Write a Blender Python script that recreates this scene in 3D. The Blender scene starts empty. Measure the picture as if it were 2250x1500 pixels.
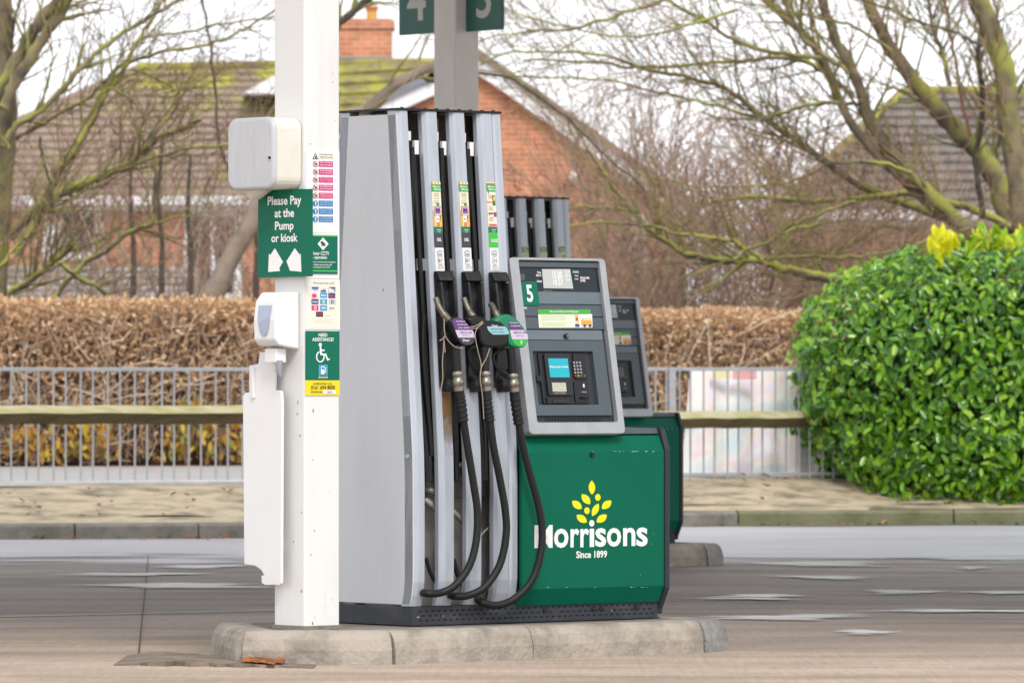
import bpy, bmesh, math, random
from mathutils import Matrix, Vector, noise as mnoise
SC = bpy.context.scene
COL = SC.collection
R = math.radians

# ---------------------------------------------------------------- camera, sky, sun, exposure
HC = 1.195                      # eye height above the forecourt
FPX = 13500.0                   # focal length in photo pixels (2250 wide)
HOR = 835.0                     # horizon row in the photo
cam_d = bpy.data.cameras.new('camera')
cam = bpy.data.objects.new('camera', cam_d); COL.objects.link(cam)
cam.location = (0, 0, HC); cam.rotation_euler = (R(90), 0, 0)
cam_d.sensor_width = 36; cam_d.lens = FPX / 2250 * 36
cam_d.shift_y = (HOR - 750) / 2250
cam_d.clip_start = 0.5; cam_d.clip_end = 3000
cam_d.dof.use_dof = True; cam_d.dof.focus_distance = 26.5; cam_d.dof.aperture_fstop = 9.0
SC.camera = cam

SUN_EL, SUN_AZ = R(44), R(168)         # azimuth clockwise from +Y
w = bpy.data.worlds.new('World'); SC.world = w; w.use_nodes = True
nt = w.node_tree; nt.nodes.clear()
sky = nt.nodes.new('ShaderNodeTexSky'); sky.sky_type = 'NISHITA'; sky.sun_disc = False
sky.sun_elevation = SUN_EL; sky.sun_rotation = SUN_AZ; sky.dust_density = 3.0; sky.air_density = 1.0
hs = nt.nodes.new('ShaderNodeHueSaturation'); hs.inputs['Saturation'].default_value = 0.25
tc = nt.nodes.new('ShaderNodeTexCoord')
cn = nt.nodes.new('ShaderNodeTexNoise'); cn.inputs['Scale'].default_value = 5; cn.inputs['Detail'].default_value = 5
mp = nt.nodes.new('ShaderNodeMapping'); mp.inputs['Scale'].default_value = (1, 1, 4)
rp = nt.nodes.new('ShaderNodeValToRGB'); rp.color_ramp.elements[0].position = .3; rp.color_ramp.elements[1].position = .62
mx = nt.nodes.new('ShaderNodeMix'); mx.data_type = 'RGBA'
mx.inputs[7].default_value = (10.5, 10.7, 11.2, 1)
bg = nt.nodes.new('ShaderNodeBackground'); bg.inputs['Strength'].default_value = 0.11
wo = nt.nodes.new('ShaderNodeOutputWorld')
L = nt.links.new
L(sky.outputs[0], hs.inputs['Color']); L(hs.outputs[0], mx.inputs[6])
L(tc.outputs['Generated'], mp.inputs[0]); L(mp.outputs[0], cn.inputs['Vector']); L(cn.outputs[0], rp.inputs[0])
mm = nt.nodes.new('ShaderNodeMath'); mm.operation = 'MULTIPLY_ADD'; mm.inputs[1].default_value = .35; mm.inputs[2].default_value = .62
L(rp.outputs[0], mm.inputs[0]); L(mm.outputs[0], mx.inputs[0])
L(mx.outputs[2], bg.inputs['Color']); L(bg.outputs[0], wo.inputs[0])
sd = bpy.data.lights.new('sun', 'SUN'); sd.energy = 1.5; sd.angle = R(14); sd.color = (1, .96, .9)
so = bpy.data.objects.new('sun', sd); COL.objects.link(so)
sv = Vector((math.sin(SUN_AZ) * math.cos(SUN_EL), math.cos(SUN_AZ) * math.cos(SUN_EL), math.sin(SUN_EL)))
so.rotation_euler = sv.to_track_quat('Z', 'Y').to_euler(); so.location = (0, 0, 30)
SC.view_settings.view_transform = 'Standard'; SC.view_settings.look = 'None'
SC.view_settings.exposure = 0.45; SC.view_settings.gamma = 1
SC.render.engine = 'CYCLES'
SC.cycles.max_bounces = 6; SC.cycles.diffuse_bounces = 3; SC.cycles.glossy_bounces = 3
SC.cycles.transparent_max_bounces = 8

# ---------------------------------------------------------------- helpers
def lin(c):
    return tuple(((v / 255) / 12.92 if v / 255 <= .04045 else ((v / 255 + .055) / 1.055) ** 2.4) for v in c)

_mats = {}
def mat(name, col, rough=.5, metal=0., var=0., scale=6., bump=0., bscale=60., col2=None, spec=.5, stretch=(1, 1, 1), thr=(.35, .7), transl=0., coat=0., emit=0.):
    """principled material; col is linear; var / col2 mix in a second tone by noise"""
    if name in _mats: return _mats[name]
    m = bpy.data.materials.new(name); m.use_nodes = True
    t = m.node_tree; n = t.nodes; b = n['Principled BSDF']
    b.inputs['Base Color'].default_value = (*col, 1); b.inputs['Roughness'].default_value = rough
    b.inputs['Metallic'].default_value = metal; b.inputs['Specular IOR Level'].default_value = spec
    if coat: b.inputs['Coat Weight'].default_value = coat
    if emit:
        b.inputs['Emission Color'].default_value = (*col, 1); b.inputs['Emission Strength'].default_value = emit
    if var or bump or col2:
        c = n.new('ShaderNodeTexCoord'); mpn = n.new('ShaderNodeMapping'); mpn.inputs['Scale'].default_value = stretch
        t.links.new(c.outputs['Object'], mpn.inputs[0])
    if var or col2:
        if col2 is None: col2 = tuple(v * (1 - var) for v in col)
        nz = n.new('ShaderNodeTexNoise'); nz.inputs['Scale'].default_value = scale; nz.inputs['Detail'].default_value = 7
        nz.inputs['Roughness'].default_value = .62
        t.links.new(mpn.outputs[0], nz.inputs['Vector'])
        r_ = n.new('ShaderNodeValToRGB'); r_.color_ramp.elements[0].position = thr[0]; r_.color_ramp.elements[1].position = thr[1]
        r_.color_ramp.elements[0].color = (*col, 1); r_.color_ramp.elements[1].color = (*col2, 1)
        t.links.new(nz.outputs[0], r_.inputs[0]); t.links.new(r_.outputs[0], b.inputs['Base Color'])
    if bump:
        nb = n.new('ShaderNodeTexNoise'); nb.inputs['Scale'].default_value = bscale; nb.inputs['Detail'].default_value = 5
        t.links.new(mpn.outputs[0], nb.inputs['Vector'])
        bp = n.new('ShaderNodeBump'); bp.inputs['Strength'].default_value = bump; bp.inputs['Distance'].default_value = .02
        t.links.new(nb.outputs[0], bp.inputs['Height']); t.links.new(bp.outputs[0], b.inputs['Normal'])
    if transl:
        tr = n.new('ShaderNodeBsdfTranslucent'); tr.inputs[0].default_value = (*[min(1, v * 1.6) for v in col], 1)
        ms = n.new('ShaderNodeMixShader'); ms.inputs[0].default_value = transl
        t.links.new(b.outputs[0], ms.inputs[1]); t.links.new(tr.outputs[0], ms.inputs[2])
        t.links.new(ms.outputs[0], n['Material Output'].inputs[0])
    _mats[name] = m
    return m

def ink(r, g, b, rough=.45):
    """flat printed colour given as seen (sRGB)"""
    return mat('print %d %d %d' % (r, g, b), tuple(v * .85 for v in lin((r, g, b))), rough)

I4 = Matrix.Identity(4)
def frame(o, x, y, z):
    m = Matrix.Identity(4)
    for i, v in enumerate((x, y, z, o)):
        for k in range(3): m[k][i] = v[k]
    return m

def pix(F, px, py):
    """where the sight line of photo pixel (px,py) meets the xy plane of world frame F (frame coordinates)"""
    d = Vector(((px - 1125) / FPX, 1, (HOR - py) / FPX)); o = Vector((0, 0, HC))
    Fi = F.inverted(); o = Fi @ o; d = Fi.to_3x3() @ d
    k = -o.z / d.z
    return (o.x + d.x * k, o.y + d.y * k)

def at(px, py, y):
    return Vector(((px - 1125) * y / FPX, y, HC + (HOR - py) * y / FPX))

_tcache = {}
def glyphs(s, bold=.0):
    k = (s, bold)
    if k not in _tcache:
        cu = bpy.data.curves.new('t', 'FONT'); cu.body = s; cu.offset = bold; cu.resolution_u = 3; cu.fill_mode = 'FRONT'
        ob = bpy.data.objects.new('t', cu); COL.objects.link(ob)
        bpy.context.view_layer.update()
        me = bpy.data.meshes.new_from_object(ob.evaluated_get(bpy.context.evaluated_depsgraph_get()))
        vs = [v.co.copy() for v in me.vertices]; fs = [tuple(p.vertices) for p in me.polygons]
        bpy.data.objects.remove(ob); bpy.data.meshes.remove(me); bpy.data.curves.remove(cu)
        _tcache[k] = (vs, fs)
    return _tcache[k]

class MB:
    """collects shapes (given in frame F, world) into one mesh in the space of root matrix"""
    def __init__(s, root=None):
        s.v = []; s.f = []; s.mi = []; s.sm = []; s.mats = []
        s.ri = root.inverted() if root is not None else I4
    def m(s, mt):
        if mt not in s.mats: s.mats.append(mt)
        return s.mats.index(mt)
    def add(s, vs, fs, mt, F=I4, smooth=False):
        T = s.ri @ F; b = len(s.v); i = s.m(mt)
        s.v += [T @ Vector(p) for p in vs]
        s.f += [tuple(b + k for k in f) for f in fs]; s.mi += [i] * len(fs); s.sm += [smooth] * len(fs)
    def box(s, F, x0, x1, y0, y1, z0, z1, mt):
        vs = [(x, y, z) for z in (z0, z1) for y in (y0, y1) for x in (x0, x1)]
        s.add(vs, [(0, 2, 3, 1), (4, 5, 7, 6), (0, 1, 5, 4), (2, 6, 7, 3), (0, 4, 6, 2), (1, 3, 7, 5)], mt, F)
    def prism(s, F, pts, z0, z1, mt):
        n = len(pts)
        a = sum(pts[i][0] * pts[(i + 1) % n][1] - pts[(i + 1) % n][0] * pts[i][1] for i in range(n))
        if a < 0: pts = pts[::-1]
        vs = [(x, y, z0) for x, y in pts] + [(x, y, z1) for x, y in pts]
        s.add(vs, [tuple(range(n - 1, -1, -1)), tuple(range(n, 2 * n))] + [(i, (i + 1) % n, n + (i + 1) % n, n + i) for i in range(n)], mt, F)
    def loft(s, rings, mt, F=I4, cap=True, smooth=False, closed=True):
        n = len(rings[0]); vs = [p for r_ in rings for p in r_]; fs = []
        for j in range(len(rings) - 1):
            for i in range(n if closed else n - 1):
                k = (i + 1) % n
                fs.append((j * n + i, j * n + k, (j + 1) * n + k, (j + 1) * n + i))
        s.add(vs, fs, mt, F, smooth)
        if cap: s.add(vs[:n] + vs[-n:], [tuple(range(n - 1, -1, -1)), tuple(range(n, 2 * n))], mt, F)
    def tube(s, pts, rad, mt, n=8, F=I4, cap=True):
        pts = [Vector(p) for p in pts]
        if not hasattr(rad, '__len__'): rad = [rad] * len(pts)
        rings = []; up = None
        for i, p in enumerate(pts):
            d = (pts[min(i + 1, len(pts) - 1)] - pts[max(i - 1, 0)])
            if d.length < 1e-9: d = Vector((0, 0, 1))
            d.normalize()
            if up is None: up = d.orthogonal().normalized()
            else:
                up = up - d * up.dot(d)
                up = up.normalized() if up.length > 1e-6 else d.orthogonal().normalized()
            q = d.cross(up)
            rings.append([p + (up * math.cos(6.2832 * k / n) + q * math.sin(6.2832 * k / n)) * rad[i] for k in range(n)])
        s.loft(rings, mt, F, cap, True)
    def rect(s, F, p0, p1, z, mt, th=.0012):
        """thin sheet between two photo pixels lying on the plane of F"""
        x0, y0 = pix(F, *p0); x1, y1 = pix(F, *p1)
        s.box(F, min(x0, x1), max(x0, x1), min(y0, y1), max(y0, y1), z, z + th, mt)
    def poly(s, F, pp, z, mt, th=.0012):
        s.prism(F, [pix(F, *p) for p in pp], z, z + th, mt)
    def text(s, F, st, p0, p1, z, mt, bold=.012, xy=False):
        """lettering scaled into the box p0..p1 (photo pixels on F, or frame units)"""
        vs, fs = glyphs(st, bold)
        if not vs: return
        if not xy: p0 = pix(F, *p0); p1 = pix(F, *p1)
        x0, x1 = min(p0[0], p1[0]), max(p0[0], p1[0]); y0, y1 = min(p0[1], p1[1]), max(p0[1], p1[1])
        a0 = min(v.x for v in vs); a1 = max(v.x for v in vs); b0 = min(v.y for v in vs); b1 = max(v.y for v in vs)
        s.add([(x0 + (v.x - a0) / (a1 - a0) * (x1 - x0), y0 + (v.y - b0) / (b1 - b0) * (y1 - y0), z) for v in vs], fs, mt, F)
    def build(s, name, parent=None, bev=0, seg=2, auto=False):
        me = bpy.data.meshes.new(name)
        me.from_pydata([tuple(v) for v in s.v], [], s.f)
        for m_ in s.mats: me.materials.append(m_)
        me.polygons.foreach_set('material_index', s.mi); me.polygons.foreach_set('use_smooth', s.sm)
        me.update()
        o = bpy.data.objects.new(name, me); COL.objects.link(o)
        if parent: o.parent = parent
        if bev:
            b = o.modifiers.new('bevel', 'BEVEL'); b.width = bev; b.segments = seg; b.limit_method = 'ANGLE'; b.angle_limit = R(35)
            b.harden_normals = False
        return o

def tag(o, label=None, cat=None, group=None, kind=None):
    if label: o['label'] = label
    if cat: o['category'] = cat
    if group: o['group'] = group
    if kind: o['kind'] = kind
    return o
def thing(name, label, cat, M=I4, group=None):
    o = bpy.data.objects.new(name, None); COL.objects.link(o); o.empty_display_size = .2
    o.matrix_world = M
    return tag(o, label, cat, group)
def kids(o): return [c for c in bpy.data.objects if c.parent == o]
def copy_tree(o, parent=None, keep=lambda c: True):
    c = o.copy(); COL.objects.link(c)
    if parent: c.parent = parent
    for ch in kids(o):
        if keep(ch): copy_tree(ch, c, keep)
    return c
def cr(pts, per=6):
    """catmull-rom through points (any dimension)"""
    out = []; n = len(pts)
    for i in range(n - 1):
        p0, p1, p2, p3 = pts[max(i - 1, 0)], pts[i], pts[i + 1], pts[min(i + 2, n - 1)]
        for k in range(per):
            t = k / per
            out.append(tuple(.5 * ((2 * b) + (-a + c) * t + (2 * a - 5 * b + 4 * c - d) * t * t + (-a + 3 * b - 3 * c + d) * t ** 3)
                             for a, b, c, d in zip(p0, p1, p2, p3)))
    out.append(tuple(pts[-1])); return out
def clip(poly, y0, y1):
    def half(ps, f):
        o = []
        for i in range(len(ps)):
            a, b = ps[i], ps[(i + 1) % len(ps)]; fa, fb = f(a), f(b)
            if fa >= 0: o.append(a)
            if fa * fb < 0:
                t = fa / (fa - fb); o.append((a[0] + (b[0] - a[0]) * t, a[1] + (b[1] - a[1]) * t))
        return o
    p = half(poly, lambda q: q[1] - y0)
    return half(p, lambda q: y1 - q[1]) if p else p

# ---------------------------------------------------------------- shared materials
WHITE = mat('white paint', (.70, .70, .69), .45, col2=(.55, .54, .51), scale=5, stretch=(1.5, 1.5, .22), thr=(.52, .9))
WPLA = mat('white plastic', (.76, .765, .77), .35, var=.04, scale=4)
CREAM = mat('cream plastic', (.70, .67, .60), .4, var=.12, scale=9)
GREYP = mat('grey smoked plastic', (.50, .51, .54), .25, var=.12, scale=7, stretch=(6, 6, 1))
SILV = mat('silver painted steel', (.53, .55, .585), .45, .1, col2=(.475, .49, .515), scale=3.2, stretch=(1.5, 1.5, .35), thr=(.48, .85), bump=.03, bscale=30)
SILV2 = mat('anodised aluminium', (.44, .48, .54), .36, .3, var=.14, scale=12, stretch=(3, 3, .3))
SILVS = mat('stained aluminium', (.62, .655, .70), .34, .45, col2=(.40, .30, .16), scale=5, thr=(.55, .72))
BLACK = mat('black rubber', (.010, .010, .011), .5, spec=.3)
BLACKP = mat('black plastic', (.012, .012, .014), .38, var=.3, scale=30, spec=.35)
BOOT = mat('worn black plastic', (.016, .017, .019), .5, spec=.35, col2=(.06, .057, .054), scale=18, thr=(.5, .8))
DARK = mat('dark interior', (.02, .018, .016), .7, col2=(.06, .045, .03), scale=8)
SLATE = mat('slate grey paint', (.062, .085, .10), .40, var=.12, scale=5)
SLATE2 = mat('pale slate panel', (.115, .15, .175), .30, var=.10, scale=4)
SLATED = mat('dark slate panel', (.026, .032, .038), .45, spec=.3)
FRAMEM = mat('brushed grey frame', (.38, .40, .42), .40, .3, var=.16, scale=14)
KICK = mat('dark steel plinth', (.038, .043, .052), .5, .2, spec=.3, col2=(.085, .085, .085), scale=7, thr=(.5, .85))
GREEN = mat('green panel enamel', (.001, .118, .068), .42, var=.10, scale=2.5, spec=.12)
GREENS = mat('green sign print', (.003, .14, .085), .5, spec=.2, var=.06, scale=6)
CHROME = mat('worn metal', (.33, .305, .26), .36, .8, var=.35, scale=40)
ALU = mat('dull pipe metal', (.30, .29, .27), .5, .5, var=.3, scale=12)
GLASS = mat('dark display glass', (.016, .022, .030), .08, spec=.25)
GLASSB = mat('bluish glass', (.10, .13, .17), .12)
ROPE = mat('dirty string', (.30, .255, .20), .9)
WPRINT = ink(250, 250, 248)

# ---------------------------------------------------------------- ground and road
def ground_mat():
    m = bpy.data.materials.new('forecourt concrete'); m.use_nodes = True
    t = m.node_tree; n = t.nodes; b = n['Principled BSDF']; Lk = t.links.new
    c = n.new('ShaderNodeTexCoord')
    def nz(scale, det=6, st=(1, 1, 1), ro=.6):
        q = n.new('ShaderNodeMapping'); q.inputs['Scale'].default_value = st
        k = n.new('ShaderNodeTexNoise'); k.inputs['Scale'].default_value = scale; k.inputs['Detail'].default_value = det; k.inputs['Roughness'].default_value = ro
        Lk(c.outputs['Object'], q.inputs[0]); Lk(q.outputs[0], k.inputs['Vector']); return k.outputs[0]
    def ramp(src, a, b_, ca, cb):
        r_ = n.new('ShaderNodeValToRGB'); e = r_.color_ramp.elements
        e[0].position = a; e[1].position = b_; e[0].color = (*ca, 1); e[1].color = (*cb, 1)
        Lk(src, r_.inputs[0]); return r_.outputs[0]
    def mixc(f, a, b_, mode='MIX'):
        k = n.new('ShaderNodeMix'); k.data_type = 'RGBA'; k.blend_type = mode
        for s_, i in ((f, 0), (a, 6), (b_, 7)):
            if isinstance(s_, (int, float)): k.inputs[i].default_value = s_
            else: Lk(s_, k.inputs[i])
        return k.outputs[2]
    dry = ramp(nz(1.4, 8, (.35, 1, 1)), .4, .66, (.52, .42, .34), (.34, .275, .225))
    fine = ramp(nz(45, 4), .3, .75, (.72, .72, .72), (1.1, 1.08, 1.05))
    grit = ramp(nz(38, 3, (1, .05, 1)), .3, .72, (.86, .855, .85), (1.07, 1.06, 1.05))
    dry = mixc(.75, dry, fine, 'MULTIPLY')
    damp_shade = ramp(nz(1.5, 8, (.35, 1, 1)), .38, .62, (.155, .132, .116), (.27, .23, .20))
    # damp stretch across the forecourt middle, with canopy shade painted into it, ragged edge
    sx = n.new('ShaderNodeSeparateXYZ'); Lk(c.outputs['Object'], sx.inputs[0])
    wob = nz(.55, 5, (.5, 1, 1))
    ad = n.new('ShaderNodeMath'); ad.operation = 'MULTIPLY_ADD'; ad.inputs[1].default_value = 7.0
    Lk(wob, ad.inputs[0]); Lk(sx.outputs[1], ad.inputs[2])
    mr = n.new('ShaderNodeMapRange'); mr.inputs[1].default_value = 30.0; mr.inputs[2].default_value = 34.0; Lk(ad.outputs[0], mr.inputs[0])
    shade0 = mr.outputs[0]
    # dark drips and tyre-borne streaks on the dry part
    st = ramp(nz(1.7, 6, (.35, 1.6, 1)), .52, .66, (0, 0, 0), (1, 1, 1))
    sm = n.new('ShaderNodeMath'); sm.operation = 'MULTIPLY'; sm.inputs[1].default_value = .45; Lk(st, sm.inputs[0])
    mxm = n.new('ShaderNodeMath'); mxm.operation = 'MAXIMUM'; Lk(shade0, mxm.inputs[0]); Lk(sm.outputs[0], mxm.inputs[1])
    colr = mixc(.8, mixc(mxm.outputs[0], dry, damp_shade), grit, 'MULTIPLY')
    Lk(colr, b.inputs['Base Color'])
    rr = n.new('ShaderNodeMapRange'); rr.inputs[3].default_value = .85; rr.inputs[4].default_value = .62; Lk(mxm.outputs[0], rr.inputs[0])
    Lk(rr.outputs[0], b.inputs['Roughness'])
    sp_ = n.new('ShaderNodeMapRange'); sp_.inputs[3].default_value = .2; sp_.inputs[4].default_value = .16; Lk(mxm.outputs[0], sp_.inputs[0]); Lk(sp_.outputs[0], b.inputs['Specular IOR Level'])
    bp = n.new('ShaderNodeBump'); bp.inputs['Strength'].default_value = .35; bp.inputs['Distance'].default_value = .01
    Lk(nz(60, 5), bp.inputs['Height']); Lk(bp.outputs[0], b.inputs['Normal'])
    return m
GROUND = ground_mat()
mb = MB(); mb.add([(-900, -60, 0), (900, -60, 0), (900, 1600, 0), (-900, 1600, 0)], [(0, 1, 2, 3)], GROUND)
tag(mb.build('forecourt'), kind='structure')
# the far kerb line: left stretch, then a step back hidden behind the pumps, then the right stretch
PATH = [(-14, 44.2), (-8, 45.2), (-2, 46.35), (-.6, 47.3), (.6, 49.4), (1.4, 50.4), (3, 50.8), (8, 51.3), (16, 52)]
def py_(x):
    for (x0, y0), (x1, y1) in zip(PATH, PATH[1:]):
        if x <= x1: return y0 + (y1 - y0) * (x - x0) / (x1 - x0)
    return PATH[-1][1]
ASPH = mat('wet asphalt', (.36, .35, .365), .5, var=.22, scale=1.6, bump=.2, bscale=40, stretch=(.4, 1, 1), spec=.5)
def fade_edge(m):
    """the near edge of the asphalt wears away in ragged patches over the concrete"""
    t = m.node_tree; n = t.nodes; b = n['Principled BSDF']; at_ = n.new('ShaderNodeAttribute'); at_.attribute_name = 'depth'
    c = n.new('ShaderNodeTexCoord'); mp_ = n.new('ShaderNodeMapping'); mp_.inputs['Scale'].default_value = (.45, 1, 1); nz = n.new('ShaderNodeTexNoise'); nz.inputs['Scale'].default_value = 1.3; nz.inputs['Detail'].default_value = 6
    t.links.new(c.outputs['Object'], mp_.inputs[0]); t.links.new(mp_.outputs[0], nz.inputs['Vector'])
    a = n.new('ShaderNodeMath'); a.operation = 'ADD'; t.links.new(nz.outputs[0], a.inputs[0]); t.links.new(at_.outputs['Fac'], a.inputs[1])
    mr = n.new('ShaderNodeMapRange'); mr.inputs[1].default_value = .62; mr.inputs[2].default_value = .80; t.links.new(a.outputs[0], mr.inputs[0])
    tr = n.new('ShaderNodeBsdfTransparent'); ms = n.new('ShaderNodeMixShader'); t.links.new(mr.outputs[0], ms.inputs[0]); t.links.new(tr.outputs[0], ms.inputs[1]); t.links.new(b.outputs[0], ms.inputs[2]); t.links.new(ms.outputs[0], n['Material Output'].inputs[0])
fade_edge(ASPH)
mb = MB(); xs = [p[0] for p in PATH]; K = len(xs)
mb.add([(x, 38.6 + .04 * x, .004) for x in xs] + [(x, 43.4 + .06 * x, .004) for x in xs] + [(x, y, .004) for x, y in PATH],
       [(i, i + 1, K + i + 1, K + i) for i in range(K - 1)] + [(K + i, K + i + 1, 2 * K + i + 1, 2 * K + i) for i in range(K - 1)], ASPH)
ro = mb.build('road'); at_ = ro.data.attributes.new('depth', 'FLOAT', 'POINT'); at_.data.foreach_set('value', [0.0] * K + [.5] * K + [.6] * K)
tag(ro, kind='structure')
MOSSG = mat('gutter moss', (.10, .14, .03), .9, col2=(.09, .08, .07), scale=3, thr=(.4, .6))
mb = MB()
mb.add([(x, py_(x) - .5 - .15 * math.sin(x * 3), .009) for x in [1.2 + i * .2 for i in range(40)]] + [(1.2 + i * .2, py_(1.2 + i * .2), .009) for i in range(40)],
       [(i, i + 1, 41 + i, 40 + i) for i in range(39)], MOSSG)
tag(mb.build('gutter_moss'), kind='stuff')
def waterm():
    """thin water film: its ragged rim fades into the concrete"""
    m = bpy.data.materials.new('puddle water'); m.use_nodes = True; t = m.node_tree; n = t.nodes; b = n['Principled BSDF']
    b.inputs['Base Color'].default_value = (.52, .53, .55, 1); b.inputs['Roughness'].default_value = .28; b.inputs['Specular IOR Level'].default_value = 1.0  # pale base colour paints the sky's reflection onto the water
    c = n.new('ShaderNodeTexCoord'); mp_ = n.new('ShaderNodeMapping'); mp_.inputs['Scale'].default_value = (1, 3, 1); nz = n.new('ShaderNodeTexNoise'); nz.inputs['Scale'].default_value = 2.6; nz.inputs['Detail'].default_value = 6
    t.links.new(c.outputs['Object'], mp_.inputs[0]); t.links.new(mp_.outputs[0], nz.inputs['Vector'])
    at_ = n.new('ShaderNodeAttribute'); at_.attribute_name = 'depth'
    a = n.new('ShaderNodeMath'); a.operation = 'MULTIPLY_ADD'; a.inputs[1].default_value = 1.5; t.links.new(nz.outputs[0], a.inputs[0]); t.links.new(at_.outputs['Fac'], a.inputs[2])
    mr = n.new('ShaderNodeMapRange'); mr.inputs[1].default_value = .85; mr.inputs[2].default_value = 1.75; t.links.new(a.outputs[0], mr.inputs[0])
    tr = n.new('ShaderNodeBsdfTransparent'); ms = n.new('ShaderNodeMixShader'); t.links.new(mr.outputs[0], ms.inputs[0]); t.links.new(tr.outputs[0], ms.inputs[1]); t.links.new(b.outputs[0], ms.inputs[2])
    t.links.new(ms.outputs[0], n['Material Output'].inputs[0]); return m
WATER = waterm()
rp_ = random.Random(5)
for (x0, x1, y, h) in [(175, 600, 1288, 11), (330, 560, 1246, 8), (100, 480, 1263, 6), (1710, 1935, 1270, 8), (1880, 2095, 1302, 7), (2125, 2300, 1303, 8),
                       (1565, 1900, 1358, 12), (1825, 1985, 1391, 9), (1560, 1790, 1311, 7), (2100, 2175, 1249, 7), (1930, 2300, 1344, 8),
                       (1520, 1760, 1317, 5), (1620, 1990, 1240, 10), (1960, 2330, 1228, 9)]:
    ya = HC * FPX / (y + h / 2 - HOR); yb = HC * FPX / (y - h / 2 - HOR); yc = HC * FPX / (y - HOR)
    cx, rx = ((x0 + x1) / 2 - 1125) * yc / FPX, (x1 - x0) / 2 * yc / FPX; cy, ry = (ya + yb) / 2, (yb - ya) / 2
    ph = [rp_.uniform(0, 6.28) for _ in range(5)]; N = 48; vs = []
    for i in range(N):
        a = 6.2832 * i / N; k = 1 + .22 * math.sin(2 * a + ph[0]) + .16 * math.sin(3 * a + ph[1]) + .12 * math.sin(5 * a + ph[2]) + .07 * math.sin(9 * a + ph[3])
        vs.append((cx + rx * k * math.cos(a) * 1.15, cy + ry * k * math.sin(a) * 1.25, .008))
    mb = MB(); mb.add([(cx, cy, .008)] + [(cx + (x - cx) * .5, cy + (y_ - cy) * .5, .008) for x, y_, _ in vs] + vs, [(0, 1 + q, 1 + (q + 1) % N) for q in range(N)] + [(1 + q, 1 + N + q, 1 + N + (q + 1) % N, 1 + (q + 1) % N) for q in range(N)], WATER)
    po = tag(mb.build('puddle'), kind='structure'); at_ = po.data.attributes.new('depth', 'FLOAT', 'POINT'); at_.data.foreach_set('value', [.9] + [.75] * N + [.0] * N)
# slab joints in the concrete
JOINT = mat('joint sealant', (.03, .027, .025), .8)
JOINTL = mat('pale joint mortar', (.45, .42, .38), .8)
mb = MB()
def gpt(px, py): return Vector(((px - 1125) / (py - HOR) * HC, HC * FPX / (py - HOR), .006))
def joint(a, b, wd, mt):
    a, b = gpt(*a), gpt(*b); d = (b - a).normalized(); q = Vector((-d.y, d.x, 0)) * wd / 2
    mb.add([a - q, a + q, b + q, b - q], [(0, 1, 2, 3)], mt)
joint((305, 1436), (326, 1222), .007, JOINT)
joint((-60, 1357), (606, 1342), .05, JOINTL)
tag(mb.build('slab_joint'), kind='structure')

KERB = mat('kerb stone', (.21, .19, .165), .85, col2=(.10, .10, .075), scale=5, bump=.4, bscale=30, thr=(.45, .75))
KERBM = mat('mossy kerb stone', (.17, .165, .10), .88, col2=(.085, .10, .035), scale=3, bump=.4, bscale=30, thr=(.4, .7))
BANK = mat('weathered concrete bank', (.42, .345, .235), .9, col2=(.14, .12, .08), scale=4.5, bump=.9, bscale=14, stretch=(.7, 1.2, 1), thr=(.44, .68))
PAVE = mat('pale footpath', (.34, .325, .31), .8, var=.25, scale=3)
def strip_mesh(name, prof, mts, step=.0, kind='structure'):
    """sweeps a profile of (offset behind kerb line, height) along the kerb line"""
    mb = MB(); xx = []
    for (a, b) in zip(PATH, PATH[1:]):
        k = max(2, int((b[0] - a[0]) / .25)); xx += [a[0] + (b[0] - a[0]) * i / k for i in range(k)]
    xx.append(PATH[-1][0])
    for j in range(len(prof) - 1):
        vs = []
        for o, h in prof[j:j + 2]:
            vs += [(x, py_(x) + o, h + (step * mnoise.noise(Vector((x * 1.3, o * 2, 3))) if 0 < j else 0)) for x in xx]
        n = len(xx); mb.add(vs, [(i, i + 1, n + i + 1, n + i) for i in range(n - 1)], mts[j] if isinstance(mts, list) else mts)
    return tag(mb.build(name), kind=kind)
strip_mesh('bank', [(.13, .122), (.4, .16), (.8, .24), (1.25, .33), (1.55, .37), (1.7, .375)], BANK, .03)
strip_mesh('footpath', [(1.7, .372), (1.75, .385), (11.5, .39)], PAVE)
strip_mesh('path_edging', [(1.72, .36), (1.725, .405), (2.0, .41), (2.01, .36)], mat('pale edging', (.62, .60, .58), .8, var=.3, scale=4))
# kerb stones along the line
mb = MB(); x = -9.0; rk = random.Random(2)
while x < 12:
    ln = rk.choice([.9, .92, .6]) if x < 0 else 1.8
    a, b = Vector((x, py_(x), 0)), Vector((x + ln, py_(x + ln), 0)); d = (b - a); l = d.length; d.normalize()
    F = frame(a, d, Vector((-d.y, d.x, 0)), Vector((0, 0, 1)))
    mb.prism(frame(a, Vector((-d.y, d.x, 0)), Vector((0, 0, 1)), d), [(0, -.05), (.13, -.05), (.13, .123), (.03, .125), (.0, .10)], .005, l - .006, KERB if x < .9 else KERBM)
    x += ln
tag(mb.build('kerb', bev=.006), kind='structure')

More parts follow.
